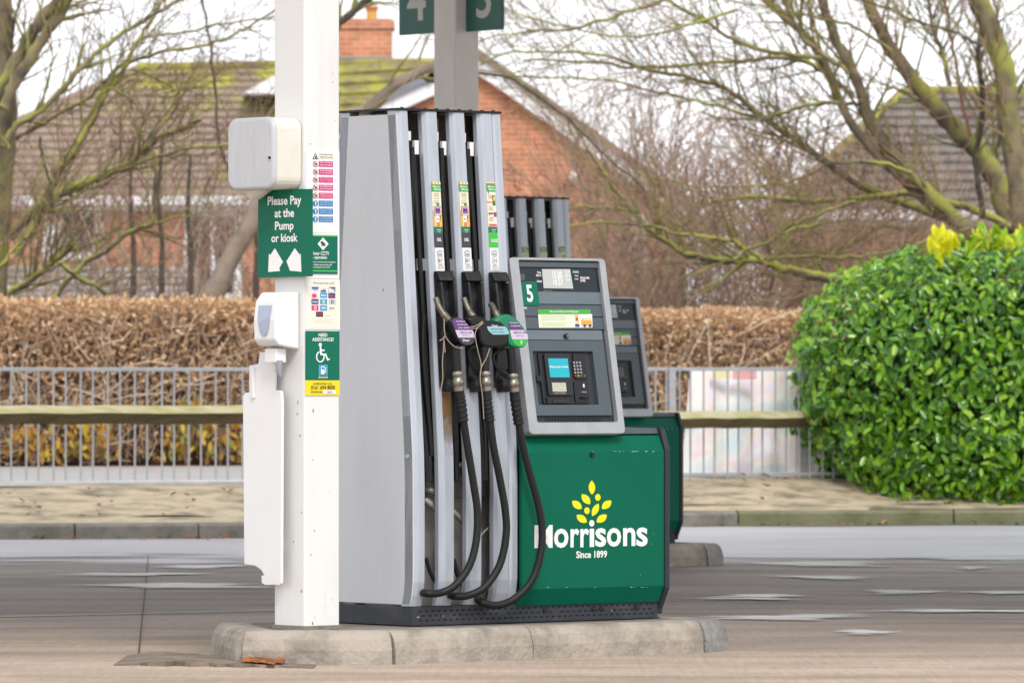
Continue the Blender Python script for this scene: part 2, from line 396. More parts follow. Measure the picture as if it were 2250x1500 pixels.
# ---------------------------------------------------------------- pump island
YAW = R(40); P0 = Vector((-.43, 26.37, .14))
PUMP = Matrix.Translation(P0) @ Matrix.Rotation(YAW, 4, 'Z')
U = Vector((math.cos(YAW), math.sin(YAW), 0)); V = Vector((-math.sin(YAW), math.cos(YAW), 0)); Z = Vector((0, 0, 1))
CONC = mat('island concrete', (.38, .335, .28), .88, col2=(.15, .13, .11), scale=6, bump=.45, bscale=45, thr=(.42, .75))
CONC2 = mat('grey kerb end', (.30, .29, .27), .88, col2=(.15, .15, .145), scale=9, bump=.5, bscale=50)
SLAB = mat('island slab', (.25, .21, .18), .85, col2=(.13, .11, .10), scale=3, bump=.3)
ISL = Matrix.Translation(P0 - Vector((0, 0, .14))) @ Matrix.Rotation(YAW, 4, 'Z')
isl = thing('pump_island', 'pale concrete kerbed island under the nearest white post and pump', 'pump island', ISL)
groups_ = [[(-.82, .10), (-.78, .03), (-.69, -.09), (-.55, -.215), (-.46, -.29), (-.38, -.315)], [(-.38, -.315), (.38, -.315)], [(.38, -.315), (1.36, -.315)], [(1.36, -.315), (1.55, -.245), (1.57, -.1)],
           [(1.57, -.1), (1.57, .75)], [(1.57, .75), (1.50, .88), (1.0, .89)], [(1.0, .89), (.2, .89)], [(.2, .89), (-.35, .89)], [(-.35, .89), (-.55, .62), (-.73, .28)], [(-.73, .28), (-.82, .10)]]
out = [p for gq in groups_ for p in gq[:-1]]
cxm, cym = .4, .28
def inset(p, d):
    v_ = Vector((cxm - p[0], cym - p[1])); return (p[0] + math.copysign(min(d, abs(v_.x)), v_.x) * (1 if abs(v_.x) > .6 else abs(v_.x) / .6), p[1] + math.copysign(d, v_.y) * min(1, abs(v_.y) / .3))
for gi, gq in enumerate(groups_):
    gq = [Vector((*p, 0)) for p in gq]; rings = []; n = len(gq)
    for i, p in enumerate(gq):
        d0 = (gq[i] - gq[i - 1]).normalized() if i else (gq[1] - gq[0]).normalized(); d1_ = (gq[i + 1] - gq[i]).normalized() if i < n - 1 else d0
        d = (d0 + d1_).normalized()
        if i == 0: p = p + d * .0025
        if i == n - 1: p = p - d * .0025
        q = Vector((-d.y, d.x, 0))
        rings.append([p - q * .045 + Z * -.05, p - q * .043 + Z * .06, p - q * .03 + Z * .105, p - q * .012 + Z * .13, p + q * .012 + Z * .14, p + q * .13 + Z * .141, p + q * .13 + Z * -.05])
    m_ = MB(); m_.loft(rings, CONC2 if gi == 3 else CONC); m_.build('kerb_stone', isl, bev=.004)
m_ = MB(); m_.prism(I4, [inset(p, .09) for p in out], -.02, .137, SLAB); m_.build('slab', isl)
isl2 = copy_tree(isl); OFF = Vector((.414, 12.66, 0))
isl2.location = isl.location + OFF
tag(isl2, 'browner concrete island further back under the second pump, partly hidden', 'pump island')

# ---------------------------------------------------------------- broken concrete lip with rust beside the island nose
RUST = mat('orange rust', (.42, .13, .015), .8, col2=(.10, .045, .02), scale=14, thr=(.4, .65))
LIP = mat('broken edge concrete', (.27, .21, .165), .9, col2=(.10, .075, .055), scale=5, bump=.6, bscale=30)
a, b = gpt(250, 1460), gpt(690, 1467)
lipM = Matrix.Translation(a)
lip = thing('broken_drain_edge', 'cracked brown concrete drain edge with orange rust at foot of the island nose', 'drain edge', lipM)
m_ = MB(lipM); rr_ = random.Random(4); top = []; bot = []
for i in range(24):
    t = i / 23; p = a.lerp(b, t)
    top.append((p.x, p.y + .9 - .5 * t + rr_.uniform(-.05, .05), .028 * min(1, 5 * t) * (1 - t) + .002))
    bot.append((p.x, p.y - .02 + rr_.uniform(-.05, .05), .022 * min(1, 4 * t) * (1 - .8 * t) + .002))
low = [(p[0], p[1] - .01, -.01) for p in bot]
m_.add(low + bot + top, [(i, i + 1, 24 + i + 1, 24 + i) for i in range(23)] + [(24 + i, 24 + i + 1, 48 + i + 1, 48 + i) for i in range(23)], LIP)
m_.build('concrete_lip', lip)
m_ = MB(lipM)
for k in range(5):
    p = gpt(548 + k * 17, 1460 + rr_.uniform(-2, 3)); s = rr_.uniform(.016, .034)
    m_.add([(p.x - s, p.y - .16, .022), (p.x + s * .8, p.y - .2, .016), (p.x + s, p.y + .05, .026), (p.x - s * .7, p.y + .1, .03), (p.x, p.y - .06, .036)],
           [(0, 1, 4), (1, 2, 4), (2, 3, 4), (3, 0, 4)], RUST)
m_.build('rust_flake', lip)

# the filling station canopy both posts carry (above the picture)
CAN = mat('white canopy soffit', (.84, .84, .82), .6, var=.04, scale=1)
m_ = MB(); Fc = Matrix.Translation(P0 + Vector((0, 0, 5.1))) @ Matrix.Rotation(R(8), 4, 'Z')
m_.box(Fc, -9, 10, -.6, 14.0, .0, .75, CAN); tag(m_.build('canopy', bev=.03), kind='structure')
# ---------------------------------------------------------------- white post and what hangs on it
def post(corner, wu, wv, h, m, name, label):
    """square steel post; corner = nearest bottom corner"""
    M = Matrix.Translation(corner) @ Matrix.Rotation(YAW, 4, 'Z')
    t = thing(name, label, 'post', M)
    b_ = MB(); b_.box(I4, 0, wu, 0, wv, 0, h, m); b_.build('post_shaft', t, bev=.012, seg=3)
    return t, M
C1 = Vector(((670 - 1125) * 25.95 / FPX, 25.95, .14))
p1, C1M = post(C1, .19, .215, 5.1, WHITE, 'canopy_post', 'white square steel post at the island nose carrying dispensers and notices')
m_ = MB(C1M); m_.box(C1M, -.004, .194, -.004, .219, 0, .018, mat('grimy sealant', (.25, .22, .18), .9, var=.4, scale=20)); m_.build('base_seal', p1)
FR = frame(C1, U, Z, -V)                 # right (pump side) face of the post
FL = frame(C1, -V, Z, -U)                # left face
m_ = MB(C1M); m_.rect(FR, (671, 331), (745, 612), 0.0005, WPLA, .002); m_.build('notice_backing', p1)
# joint lines and little scars
m_ = MB(C1M); rs = random.Random(3)
CHIP = mat('paint chip', (.18, .15, .12), .9)
for k in range(14):
    F, xr = (FR, rs.uniform(.004, .06)) if k % 2 else (FL, -rs.uniform(.004, .08))
    y = rs.uniform(.0, 1.0) ** 1.3 * 1.1; s = rs.uniform(.0015, .0035)
    m_.box(F, xr - s, xr + s, y - s * rs.uniform(1, 4), y + s, .0, .0006, CHIP)
for k in range(18):
    x, y, s = rs.uniform(.02, .17), rs.uniform(.02, 2.4), rs.uniform(.001, .0025)
    m_.box(FR, x - s, x + s, y - s, y + s, 0, .0006, CHIP)
tag(m_.build('paint_chips', p1), kind='stuff')

MAG, BLU = ink(214, 30, 128), ink(20, 130, 195)
sg = thing('safety_notice', 'white safety sheet with magenta and blue pictogram rows high on the post', 'notice', C1M)
m_ = MB(C1M); m_.rect(FR, (676, 333), (743, 512), .003, ink(246, 246, 244), .001); m_.build('sheet', sg)
m_ = MB(C1M); D = .0045; INKB = ink(30, 30, 34)
m_.rect(FR, (699, 336), (731, 350), D, ink(235, 232, 215))
m_.text(FR, 'Petroleum spirit', (701, 338), (729, 342), D + .002, INKB); m_.text(FR, 'Highly Flammable', (701, 344), (729, 348), D + .002, INKB)
m_.poly(FR, [(685, 350), (691.5, 336), (698, 350)], D, INKB); m_.poly(FR, [(687.3, 348.6), (691.5, 339.3), (695.7, 348.6)], D + .0015, ink(250, 250, 240))
m_.poly(FR, [(690, 348), (689.6, 345), (691.5, 342), (693.4, 345), (693, 348)], D + .003, INKB)
rows = ['No smoking|Switch off engines', 'Switch off mobile|or car telephones', 'Do not sell or let|petrol to persons|under 16 years', 'Do not eat or drink|near the pump', 'Please use oil|spillage granules|responsibly', 'Only approved|containers may be|filled with petrol', 'Report promptly|any spillage, however|small, to any officer', 'In emergency trigger|use of phones and|alarm at the kiosk']
for i, r_ in enumerate(rows):
    y = 354 + i * 17.3; c = MAG if i < 5 else BLU
    m_.rect(FR, (699, y), (730, y + 13.5), D, c)
    ls = r_.split('|')
    for k, s in enumerate(ls):
        hh = 11.5 / len(ls); m_.text(FR, s, (701, y + 1.2 + k * hh), (728, y + k * hh + hh), D + .002, WPRINT)
    ring = [(691.5 + 5.6 * math.cos(a), y + 6.7 + 6.6 * math.sin(a)) for a in [6.2832 * j / 20 for j in range(20)]]
    m_.poly(FR, ring, D, ink(190, 40, 70) if i < 5 else BLU)
    if i < 5:
        m_.poly(FR, [(691.5 + 4.5 * math.cos(a), y + 6.7 + 5.3 * math.sin(a)) for a in [6.2832 * j / 20 for j in range(20)]], D + .0015, ink(248, 246, 246))
        m_.poly(FR, [(687.8, y + 3), (688.8, y + 2), (695.4, y + 10.4), (694.4, y + 11.4)], D + .004, ink(190, 40, 70))
        m_.rect(FR, (689, y + 4.5), (690.5, y + 10), D + .003, INKB); m_.rect(FR, (692.3, y + 4), (693.8, y + 9.5), D + .003, INKB)
    else:
        m_.rect(FR, (690.4, y + 2), (692.6, y + 8.4), D + .0015, WPRINT); m_.rect(FR, (690.4, y + 9.5), (692.6, y + 11.6), D + .0015, WPRINT)
m_.build('pictograms', sg)

cc = thing('camera_notice', 'green camera warning notice with white diamond, half behind the pay sign', 'notice', C1M)
m_ = MB(C1M); LG = ink(70, 190, 80)
m_.rect(FR, (674, 516), (740, 602), .003, GREENS, .003); m_.build('plate', cc)
m_ = MB(C1M); D = .0065
m_.rect(FR, (674, 516), (740, 520.5), D, LG); m_.rect(FR, (674, 593), (740, 597.5), D, LG); m_.rect(FR, (674, 599), (740, 602), D, ink(28, 88, 120))
m_.poly(FR, [(707.5, 522), (719.5, 536), (707.5, 550), (695.5, 536)], D, WPRINT)
m_.poly(FR, [(701, 533), (705, 529), (713.5, 537.5), (709, 542)], D + .0015, ink(20, 90, 70)); m_.poly(FR, [(703, 541), (704.5, 536), (706, 537), (704.5, 542)], D + .0015, INKB)
m_.text(FR, '24 hour CCTV', (677, 552), (721, 561), D + .001, WPRINT, .02); m_.text(FR, 'in operation', (681, 562), (716, 571), D + .001, WPRINT, .02)
for k, (s, x1) in enumerate([('Automatic number plate recognition', 735), ('in use. Please do not drive off', 727), ('without paying for your fuel', 722)]):
    m_.text(FR, s, (676, 573.5 + k * 5.8), (x1, 578 + k * 5.8), D + .001, WPRINT, .015)
m_.build('lettering', cc)

pc = thing('card_notice', 'cream notice of accepted payment cards in coloured logos, mid post', 'notice', C1M)
m_ = MB(C1M); m_.rect(FR, (671, 613), (746, 724), .001, WPLA, .002); m_.rect(FR, (673, 615), (743, 721), .0032, ink(240, 236, 220), .001); m_.build('sheet', pc)
m_ = MB(C1M); D = .0045
m_.text(FR, 'We accept these cards', (687, 619), (733, 626), D, INKB, 0)
tiles = [(683, 630, (235, 235, 240), 'VISA', (25, 60, 140)), (703, 632, (240, 236, 220), 'V', (30, 90, 160)), (720, 630.5, (25, 70, 120), 'DELTA', (250, 250, 250)),
         (683, 644, (240, 225, 225), 'M', (220, 40, 110)), (702, 643, (40, 160, 215), 'Maestro', (250, 250, 250)), (720, 644, (60, 50, 110), 'Mastro', (240, 90, 150)),
         (683, 657, (25, 60, 120), 'Switch', (250, 250, 250)), (702, 657, (60, 160, 205), 'UK', (250, 250, 250)), (721, 657.5, (205, 205, 210), 'D', (40, 40, 50)),
         (683, 670.5, (225, 40, 140), 'O', (250, 250, 250)), (702, 671, (30, 150, 205), 'AMEX', (250, 250, 250)), (720, 671, (236, 240, 228), 'allstar', (30, 140, 110)),
         (693, 684.5, (45, 30, 50), 'RED', (225, 40, 130))]
for (x, y, c, s, c2) in tiles:
    m_.rect(FR, (x, y), (x + 15, y + 11), D, ink(*c)); q = .28 if len(s) > 2 else .15
    m_.text(FR, s, (x + (1.5 if len(s) > 2 else 4.5), y + 11 * q), (x + (13.5 if len(s) > 2 else 10.5), y + 11 * (1 - q)), D + .0018, ink(*c2), .02)
m_.rect(FR, (683, 630), (698, 634), D + .0015, ink(40, 110, 190)); m_.poly(FR, [(720, 630.5), (735, 641.5), (720, 641.5)], D + .0015, ink(240, 240, 235))
m_.rect(FR, (703, 637.5), (714, 641.5), D + .0015, ink(30, 90, 160)); m_.poly(FR, [(684 + 4 + 4.5 * math.cos(k * .5), 649.5 + 5 * math.sin(k * .5)) for k in range(12)], D + .0012, ink(225, 60, 120))
m_.text(FR, 'fuel card', (713, 692), (724, 694), D, INKB, 0)
for k in range(4): m_.text(FR, 'cards are accepted at the pump and at the kiosk subject to terms', (685 + k, 700.5 + k * 2.8), (735 - (k == 2) * 8, 702 + k * 2.8), D, ink(150, 145, 140), 0)
m_.build('card_logos', pc)

na = thing('assistance_notice', 'green and yellow notice with white wheelchair figure and phone number', 'notice', C1M)
YEL = ink(250, 222, 20)
m_ = MB(C1M); m_.rect(FR, (670, 727), (744.5, 835), .002, GREENS, .003); m_.rect(FR, (670, 835.3), (744.5, 868), .002, YEL, .003); m_.build('plate', na)
m_ = MB(C1M); D = .0065
m_.text(FR, 'NEED', (698, 732), (717, 739.5), D, WPRINT, .02); m_.text(FR, 'ASSISTANCE?', (684, 741.5), (731, 749.5), D, WPRINT, .02)
m_.text(FR, 'ALTERNATIVELY CALL', (686, 840.5), (729, 845), D, INKB); m_.text(FR, '0161 694 8000', (681.5, 846.5), (734.5, 855.5), D, INKB, .015)
m_.text(FR, 'STATION NO.', (681, 858.5), (707, 863.5), D, INKB); m_.rect(FR, (707.5, 857), (735, 865), D, WPRINT); m_.text(FR, '15035', (716, 858.8), (728, 863.3), D + .002, INKB)
m_.build('lettering', na)
m_ = MB(C1M)
def stroke(F, pts, wd, z, mt):
    q = [pix(F, *p) for p in pts]; s = wd / 512.
    m_.tube([(a[0], a[1], z) for a in q], s / 2, mt, 6, F)
m_.poly(FR, [(701.3 + 3.3 * math.cos(k * .45), 757 + 4 * math.sin(k * .45)) for k in range(14)], D, WPRINT)
m_.poly(FR, [(699.8, 760), (703, 760), (704.2, 768), (711, 768), (711, 771), (704.6, 771), (705, 776.5), (714, 776.5), (718.5, 788.5), (721.5, 787), (722.3, 789.6), (716.8, 792.2), (711.8, 780), (701.6, 780)], D, WPRINT)
ring_o = [(701.5 + 9.3 * math.cos(a), 783.5 + 12.5 * math.sin(a)) for a in [R(-18 + 12 * k) for k in range(24)]]
ring_i = [(701.5 + 7.0 * math.cos(a), 783.5 + 9.9 * math.sin(a)) for a in [R(-18 + 12 * k) for k in range(24)]]
for k in range(23): m_.poly(FR, [ring_o[k], ring_o[k + 1], ring_i[k + 1], ring_i[k]], D, WPRINT)
m_.rect(FR, (698, 801), (717.5, 825), D, ink(70, 175, 205)); m_.rect(FR, (700.5, 803), (715, 823), D + .0014, ink(45, 140, 190))
m_.rect(FR, (702, 804.5), (709.5, 821.5), D + .003, WPRINT); m_.rect(FR, (703.3, 806.5), (708.2, 811), D + .0045, ink(45, 140, 190))
m_.poly(FR, [(710.5, 804.5), (713, 808), (713, 818), (710.8, 818), (710.8, 816), (711.8, 816), (711.8, 809)], D + .003, WPRINT)
m_.rect(FR, (698, 826.8), (717.5, 830.6), D, ink(215, 215, 160)); m_.text(FR, 'CONTACT', (700, 827.5), (716, 829.8), D + .002, INKB, 0)
m_.build('wheelchair_symbol', na)

# green pay sign on the left face, wider than the post
FS = frame(C1 - U * .03, -V, Z, -U)
ps = thing('pay_sign', 'square green sign with white words and two arrows, wider than the post', 'sign', C1M)
m_ = MB(C1M); m_.poly(FS, [(567, 610), (567, 440), (577, 431), (590, 424), (600, 416), (686, 415), (686, 607)], -.004, GREENS, .004); m_.build('plate', ps)
m_ = MB(C1M); m_.box(FL, -.2, -.02, pix(FL, 640, 600)[1], pix(FL, 640, 430)[1], .0, .0255, WHITE); m_.build('mounting_block', ps)
m_ = MB(C1M)
m_.text(FS, 'Please Pay', (589, 432), (663, 455), .002, WPRINT, .025); m_.text(FS, 'at the', (604, 459), (647, 477), .002, WPRINT, .025)
m_.text(FS, 'Pump', (605, 487), (646, 510), .002, WPRINT, .025); m_.text(FS, 'or kiosk', (597, 514), (655, 531), .002, WPRINT, .025)
m_.build('lettering', ps)
m_ = MB(C1M)
m_.poly(FS, [(604.5, 545.5), (622, 575.5), (614, 589.5), (615.5, 595.5), (590, 597.5), (591.5, 557.5), (594.5, 560.5)], .0005, WPRINT)
m_.poly(FS, [(648, 545.5), (630, 574), (637.5, 593.5), (636.5, 594.5), (662.5, 597), (661, 557), (658.5, 559.5)], .0005, WPRINT)
m_.build('arrow', ps)

# rounded paper roll dispenser
FDs = frame(C1 - U * .0, U, Z, -V)
dp = thing('paper_dispenser', 'rounded roll dispenser with smoky grey cover and cream side', 'dispenser', C1M)
w0, w1 = -.02, .30            # along V (back), in post local y ; depth along -U
def rbox(mb_, F, x0, x1, y0, y1, z0, z1, r, mt, k=5):
    pts = []
    for (cx, cy, a0) in ((x1 - r, y0 + r, -90), (x1 - r, y1 - r, 0), (x0 + r, y1 - r, 90), (x0 + r, y0 + r, 180)):
        pts += [(cx + r * math.cos(R(a0 + 90 * i / k)), cy + r * math.sin(R(a0 + 90 * i / k))) for i in range(k + 1)]
    mb_.prism(F, pts, z0, z1, mt)
y0d, y1d = 1.052 + (HOR - 414) * 25.95 / FPX, 1.052 + (HOR - 257) * 25.95 / FPX
m_ = MB(C1M); rbox(m_, FL, -.335, -.018, y0d, y1d, .001, .136, .05, CREAM); m_.build('body', dp, bev=.008, seg=3)
m_ = MB(C1M)
def rr(x0, x1, y0, y1, r, k=5):
    pts = []
    for (cx, cy, a0) in ((x1 - r, y0 + r, -90), (x1 - r, y1 - r, 0), (x0 + r, y1 - r, 90), (x0 + r, y0 + r, 180)):
        pts += [(cx + r * math.cos(R(a0 + 90 * i / k)), cy + r * math.sin(R(a0 + 90 * i / k))) for i in range(k + 1)]
    return pts
def dome(mb_, F, x0, x1, y0, y1, z0, z1, r, e, mt, steps=5):
    """box with a rounded-over front edge of radius e"""
    rings = [[(x, y, z0) for x, y in rr(x0, x1, y0, y1, r)]]
    for i in range(steps + 1):
        a = R(90 * i / steps); d = e * (1 - math.cos(a)); z = z1 - e + e * math.sin(a)
        rings.append([(x, y, z) for x, y in rr(x0 + d, x1 - d, y0 + d, y1 - d, max(.002, r - d * .4))])
    mb_.loft(rings, mt, F, True, True)
dome(m_, FL, -.337, -.016, y0d - .002, y1d + .002, .138, .156, .05, .014, GREYP); m_.build('cover', dp)
m_ = MB(C1M); m_.box(FL, -.050, -.026, y0d + .118, y0d + .142, .155, .1575, mat('lock plate', (.6, .6, .58), .4))
m_.tube([(-.038, y0d + .13, .157), (-.038, y0d + .13, .162)], .007, BLACKP, 12, FL); m_.build('lock', dp)
m_ = MB(C1M); zc = .075
def rg(x, y, rx, rz): return [(x + rx * math.cos(a), y, zc + rz * math.sin(a)) for a in [6.2832 * i / 20 for i in range(20)]]
m_.loft([rg(-.235, y0d + .005, .065, .05), rg(-.235, y0d - .010, .06, .046), rg(-.245, y0d - .028, .038, .034), rg(-.25, y0d - .038, .026, .024)], CREAM, FL, True, True); m_.build('nozzle_cone', dp)

# soap dispenser
sp = thing('soap_dispenser', 'small white soap dispenser with tapering blue grey window', 'dispenser', C1M)
def zy(py): return 1.052 + (HOR - py) * 25.95 / FPX
m_ = MB(C1M)
# body: side profile (depth, height) extruded along -V
FB = frame(C1, -U, Z, V)      # x = out from the post, y = up, z = back
prof = [(.002, zy(766)), (.002, zy(640)), (.09, zy(640)), (.122, zy(660)), (.133, zy(700)), (.130, zy(745)), (.110, zy(757))]
m_.prism(FB, prof, .035, .185, WPLA); m_.build('body', sp, bev=.008, seg=3)
m_ = MB(C1M)
pts = [(.066, zy(655)), (.154, zy(655))] + [(.11 + .044 * math.cos(a) ** .8, zy(655) - (zy(655) - zy(727)) * math.sin(a)) for a in [R(3 + 84 * i / 8) for i in range(9)]] + \
      [(.11 - .044 * math.cos(a) ** .8, zy(655) - (zy(655) - zy(727)) * math.sin(a)) for a in [R(87 - 84 * i / 8) for i in range(9)]]
# the window lies on the leaning upper front face
dy = zy(660) - zy(700)
def onface(z, y):
    t = (zy(660) - y) / dy
    return (.122 + .011 * min(1.0, t) - (.003 * max(0, t - 1) / 1.1), y, z)
cv = [onface(z, y - .02) for z, y in pts[2:]]
m_.add([(p[0] + .004, p[1], p[2]) for p in cv], [tuple(range(len(cv)))], mat('blue grey window', (.36, .41, .53), .15), FB); m_.build('window', sp)
m_ = MB(C1M); m_.box(FB, .045, .10, zy(795), zy(764), .07, .15, WPLA); m_.tube([(.085, zy(790), .065), (.088, zy(812), .065), (.082, zy(826), .063)], [.013, .014, .008], mat('grey valve', (.28, .28, .33), .3), 12, FB); m_.build('valve', sp, bev=.004)

# tall white notched board hanging below
FW = frame(C1 - U * .05, -V, Z, -U)
hb = thing('white_backboard', 'tall white notched plastic board hanging below the soap dispenser', 'board', C1M)
m_ = MB(C1M)
outl = [(571, 773), (604, 773), (605, 800), (603, 856), (618, 859), (620, 880), (618, 1281), (612, 1286), (606, 1284), (583, 1285), (575, 1280), (575, 1264), (581, 1263), (574, 1251), (560, 1242), (537, 1239), (534, 870), (538, 863), (548, 861), (548, 803), (568, 799)]
m_.poly(FW, outl, -.012, WPLA, .014); m_.build('board', hb, bev=.003)
m_ = MB(C1M); m_.poly(FW, [(557, 806), (562, 806), (562, 874), (557, 874)], .002, WPLA, .012); m_.build('clip_tube', hb, bev=.002)
m_ = MB(C1M)
for py in (800, 1200):
    m_ = MB(C1M); x, y = pix(FW, 596, py); m_.box(FW, x - .012, x + .012, y - .02, y + .02, -.0495, -.0125, WPLA); m_.build('bracket', hb)

# ---------------------------------------------------------------- the pump
pump = thing('fuel_pump', 'near grey and green fuel pump numbered 5 with three hose columns', 'fuel pump', PUMP)
def lf(b, c): return [(c, b)]
PROF = [(.085, .004), (.13, -.010), (.19, -.019), (.26, -.02), (.60, -.02), (.74, -.016), (.9, -.0045), (1.2, .019), (1.7, .0585), (2.217, .099)]
def bf(c):
    for (c0, b0), (c1, b1) in zip(PROF, PROF[1:]):
        if c <= c1: return b0 + (b1 - b0) * (c - c0) / (c1 - c0)
    return PROF[-1][1]
DEP = .60
FFr = PUMP @ frame((0, -.02, 0), (1, 0, 0), (0, 0, 1), (0, -1, 0))
ty = Vector((0, .119, 1.487)).normalized()
FT = PUMP @ frame((0, -.02, .73), (1, 0, 0), ty, (0, -ty.z, ty.y))
def P(px, py, o=0.):
    """pump-local point at outward distance o from the lower tower face, along the sight line of (px,py)"""
    F = PUMP @ frame((0, -.02 - o, 0), (1, 0, 0), (0, 0, 1), (0, -1, 0)); x, y = pix(F, px, py); return Vector((x, -.02 - o, y))
def sweep(mb_, cs, mt, c0=.085, c1=2.215, back=False):
    cs_ = [c for c in [c0] + [p[0] for p in PROF if c0 < p[0] < c1] + [c1]]
    rings = []
    for c in cs_:
        b = bf(c)
        rings.append([((a, b - o, c) if not back else (a, DEP - b + o, c)) for a, o in cs])
    mb_.loft(rings, mt, PUMP)
# side panel with leaning edges
m_ = MB(PUMP)
FSd = PUMP @ frame((0, 0, 0), (0, -1, 0), (0, 0, 1), (-1, 0, 0))       # left side face, x towards the camera side
pts = [(-bf(c) - .010, c) for c in [.09, .13, .19, .26, .6, .74, .9, 1.2, 1.7, 2.2]]; pts2 = [(-DEP + bf(c) + .010, c) for c in [.09, .13, .19, .26, .6, .74, .9, 1.2, 1.7, 2.2]]
m_.prism(FSd, pts + pts2[::-1], -.02, .0, SILV); m_.build('side_panel', pump, bev=.003)
m_ = MB(PUMP); x, y = pix(FSd, 896, 1002); m_.tube([(x, y, 0), (x, y, .006)], .009, SILV2, 14, FSd); m_.build('panel_lock', pump); m_ = MB(PUMP)
x, y = pix(FSd, 842, 637); m_.box(FSd, x - .002, x + .002, y - .006, y + .006, 0, .0006, INKB); m_.build('panel_scratch', pump)
# front and rear corner trims
m_ = MB(PUMP)
sweep(m_, [(.0, -.012), (.022, 0), (.056, 0), (.056, -.07), (.0, -.07)], SILV2); m_.build('corner_trim', pump, bev=.0025)
m_ = MB(PUMP); sweep(m_, [(.0, -.012), (.022, 0), (.056, 0), (.056, -.07), (.0, -.07)], SILV2, back=True); m_.build('corner_trim', pump, bev=.0025)
# hose columns
LEFTS = [.147, .301, .455]
cols = []
for k, a0 in enumerate(LEFTS):
    m_ = MB(PUMP)
    cs = [(a0, -.036), (a0, -.02), (a0 + .013, -.003), (a0 + .018, -.003), (a0 + .02, 0), (a0 + .071, 0), (a0 + .071, -.045), (a0, -.045)]
    sweep(m_, cs, SILV2); cols.append(m_.build('hose_column', pump, bev=.0015))
m_ = MB(PUMP); sweep(m_, [(.532, -.05), (.532, -.006), (.545, 0), (.576, 0), (.576, -.06)], SILV2); m_.build('end_trim', pump, bev=.0015)
m_ = MB(PUMP)
for a0 in LEFTS: sweep(m_, [(a0, -.036), (a0, -.02), (a0 + .018, 0), (a0 + .071, 0), (a0 + .071, -.045), (a0, -.045)], SILV2, back=True)
m_.build('rear_column', pump)
m_ = MB(PUMP)
m_.box(PUMP, -.004, .58, bf(2.2) - .004, DEP - bf(2.2) + .004, 2.216, 2.226, BLACKP)
for k in range(9):
    a = .03 + k * .064; m_.box(PUMP, a, a + .012, bf(2.2) + .01, bf(2.2) + .02, 2.226, 2.231, BLACKP)
m_.build('top_cap', pump)
# right flank of the tower, dark core
m_ = MB(PUMP)
FSr = PUMP @ frame((.556, 0, 0), (0, 1, 0), (0, 0, 1), (1, 0, 0))
m_.prism(FSr, [(bf(c) + .05, c) for c in (.09, .73, 2.2)] + [(DEP - bf(c) - .05, c) for c in (2.2, .73, .09)], .0, .019, SILV); m_.build('flank_panel', pump)
m_ = MB(PUMP)
m_.box(PUMP, .02, .555, .20, .29, .70, 2.21, DARK); m_.box(PUMP, .02, .555, .15, .34, .06, .70, ALU)
m_.box(PUMP, .06, .55, .115, .15, .55, .66, mat('grey bracket', (.16, .15, .14), .6, var=.4, scale=20)); m_.build('inner_frame', pump)
m_ = MB(PUMP)
BRASS = mat('tan pulley housing', (.30, .22, .10), .6, var=.4, scale=12)
m_.box(PUMP, .22, .30, .185, .2, 1.93, 2.19, BRASS); m_.box(PUMP, .375, .45, .185, .2, 1.95, 2.2, BRASS); m_.box(PUMP, .225, .29, .18, .199, 1.72, 1.86, BRASS)
for a0 in LEFTS:
    m_.box(PUMP, a0 - .03, a0 - .006, .125, .14, 2.03, 2.09, WPLA); m_.box(PUMP, a0 - .045, a0 - .03, .15, .16, 2.09, 2.13, WPLA)
m_.build('pulley_block', pump)
# hoses inside the column gaps
rh = random.Random(8)
for k, a0 in enumerate(LEFTS):
    m_ = MB(PUMP)
    for j in range(4):
        a = a0 - .02 - j * .014; off = rh.uniform(-.006, .006)
        pts = [(a + .01 * math.sin(i * .9 + j) + off, bf(c) + .05 + .022 * (j % 2) + .008 * math.sin(i + j * 2), c) for i, c in enumerate([.62, .8, 1.0, 1.25, 1.5, 1.75, 1.95, 2.02 + .02 * j])]
        if j == 0: pts += [(a + .01, bf(2.05) + .055, 2.055), (a + .035, bf(2.05) + .07, 2.04)]
        m_.tube([tuple(PUMP @ Vector(p)) for p in cr(pts, 4)], .0125, BLACK, 10)
    m_.build('inner_hose', pump)
m_ = MB(PUMP)
for k, (x0, y0, x1, y1, r_) in enumerate([(942, 1075, 958, 1085, .016), (940, 1098, 957, 1122, .018), (998, 1030, 1012, 1020, .016), (998, 1120, 1016, 1150, .016), (1055, 1185, 1077, 1150, .006), (996, 1055, 1016, 1052, .012)]):
    m_ = MB(PUMP); m_.tube([PUMP @ P(x0 - 6, y0, -.11), PUMP @ P((x0 + x1) / 2, (y0 + y1) / 2 - 2, -.09), PUMP @ P(x1 + 8, y1, -.08)], r_, ALU, 10); m_.build('pipe', pump)
m_ = MB(PUMP); m_.tube([PUMP @ P(*p, -.05) for p in cr([(936, 1225), (945, 1255), (958, 1280)], 4)], .009, BLACK, 8); m_.build('cable', pump); m_ = MB(PUMP)
m_.tube([PUMP @ P(*p, -.06) for p in cr([(996, 1228), (1006, 1262), (1020, 1290)], 4)], .011, BLACK, 8); m_.build('cable', pump); m_ = MB(PUMP)
m_.tube([PUMP @ P(*p, -.05) for p in cr([(931, 690), (930, 780), (940, 900), (948, 1000)], 4)], .011, BLACK, 8); m_.build('cable', pump); m_ = MB(PUMP)
m_.box(PUMP, .25, .30, .14, .15, .14, .33, mat('dusty grey plate', (.25, .235, .22), .7, var=.3, scale=10)); m_.build('cover_plate', pump); m_ = MB(PUMP); m_.box(PUMP, .41, .46, .13, .15, .24, .3, BLACKP); m_.build('junction_box', pump)
m_ = MB(PUMP)
BRK = mat('pressed steel bracket', (.42, .42, .42), .4, .7, var=.3, scale=15)
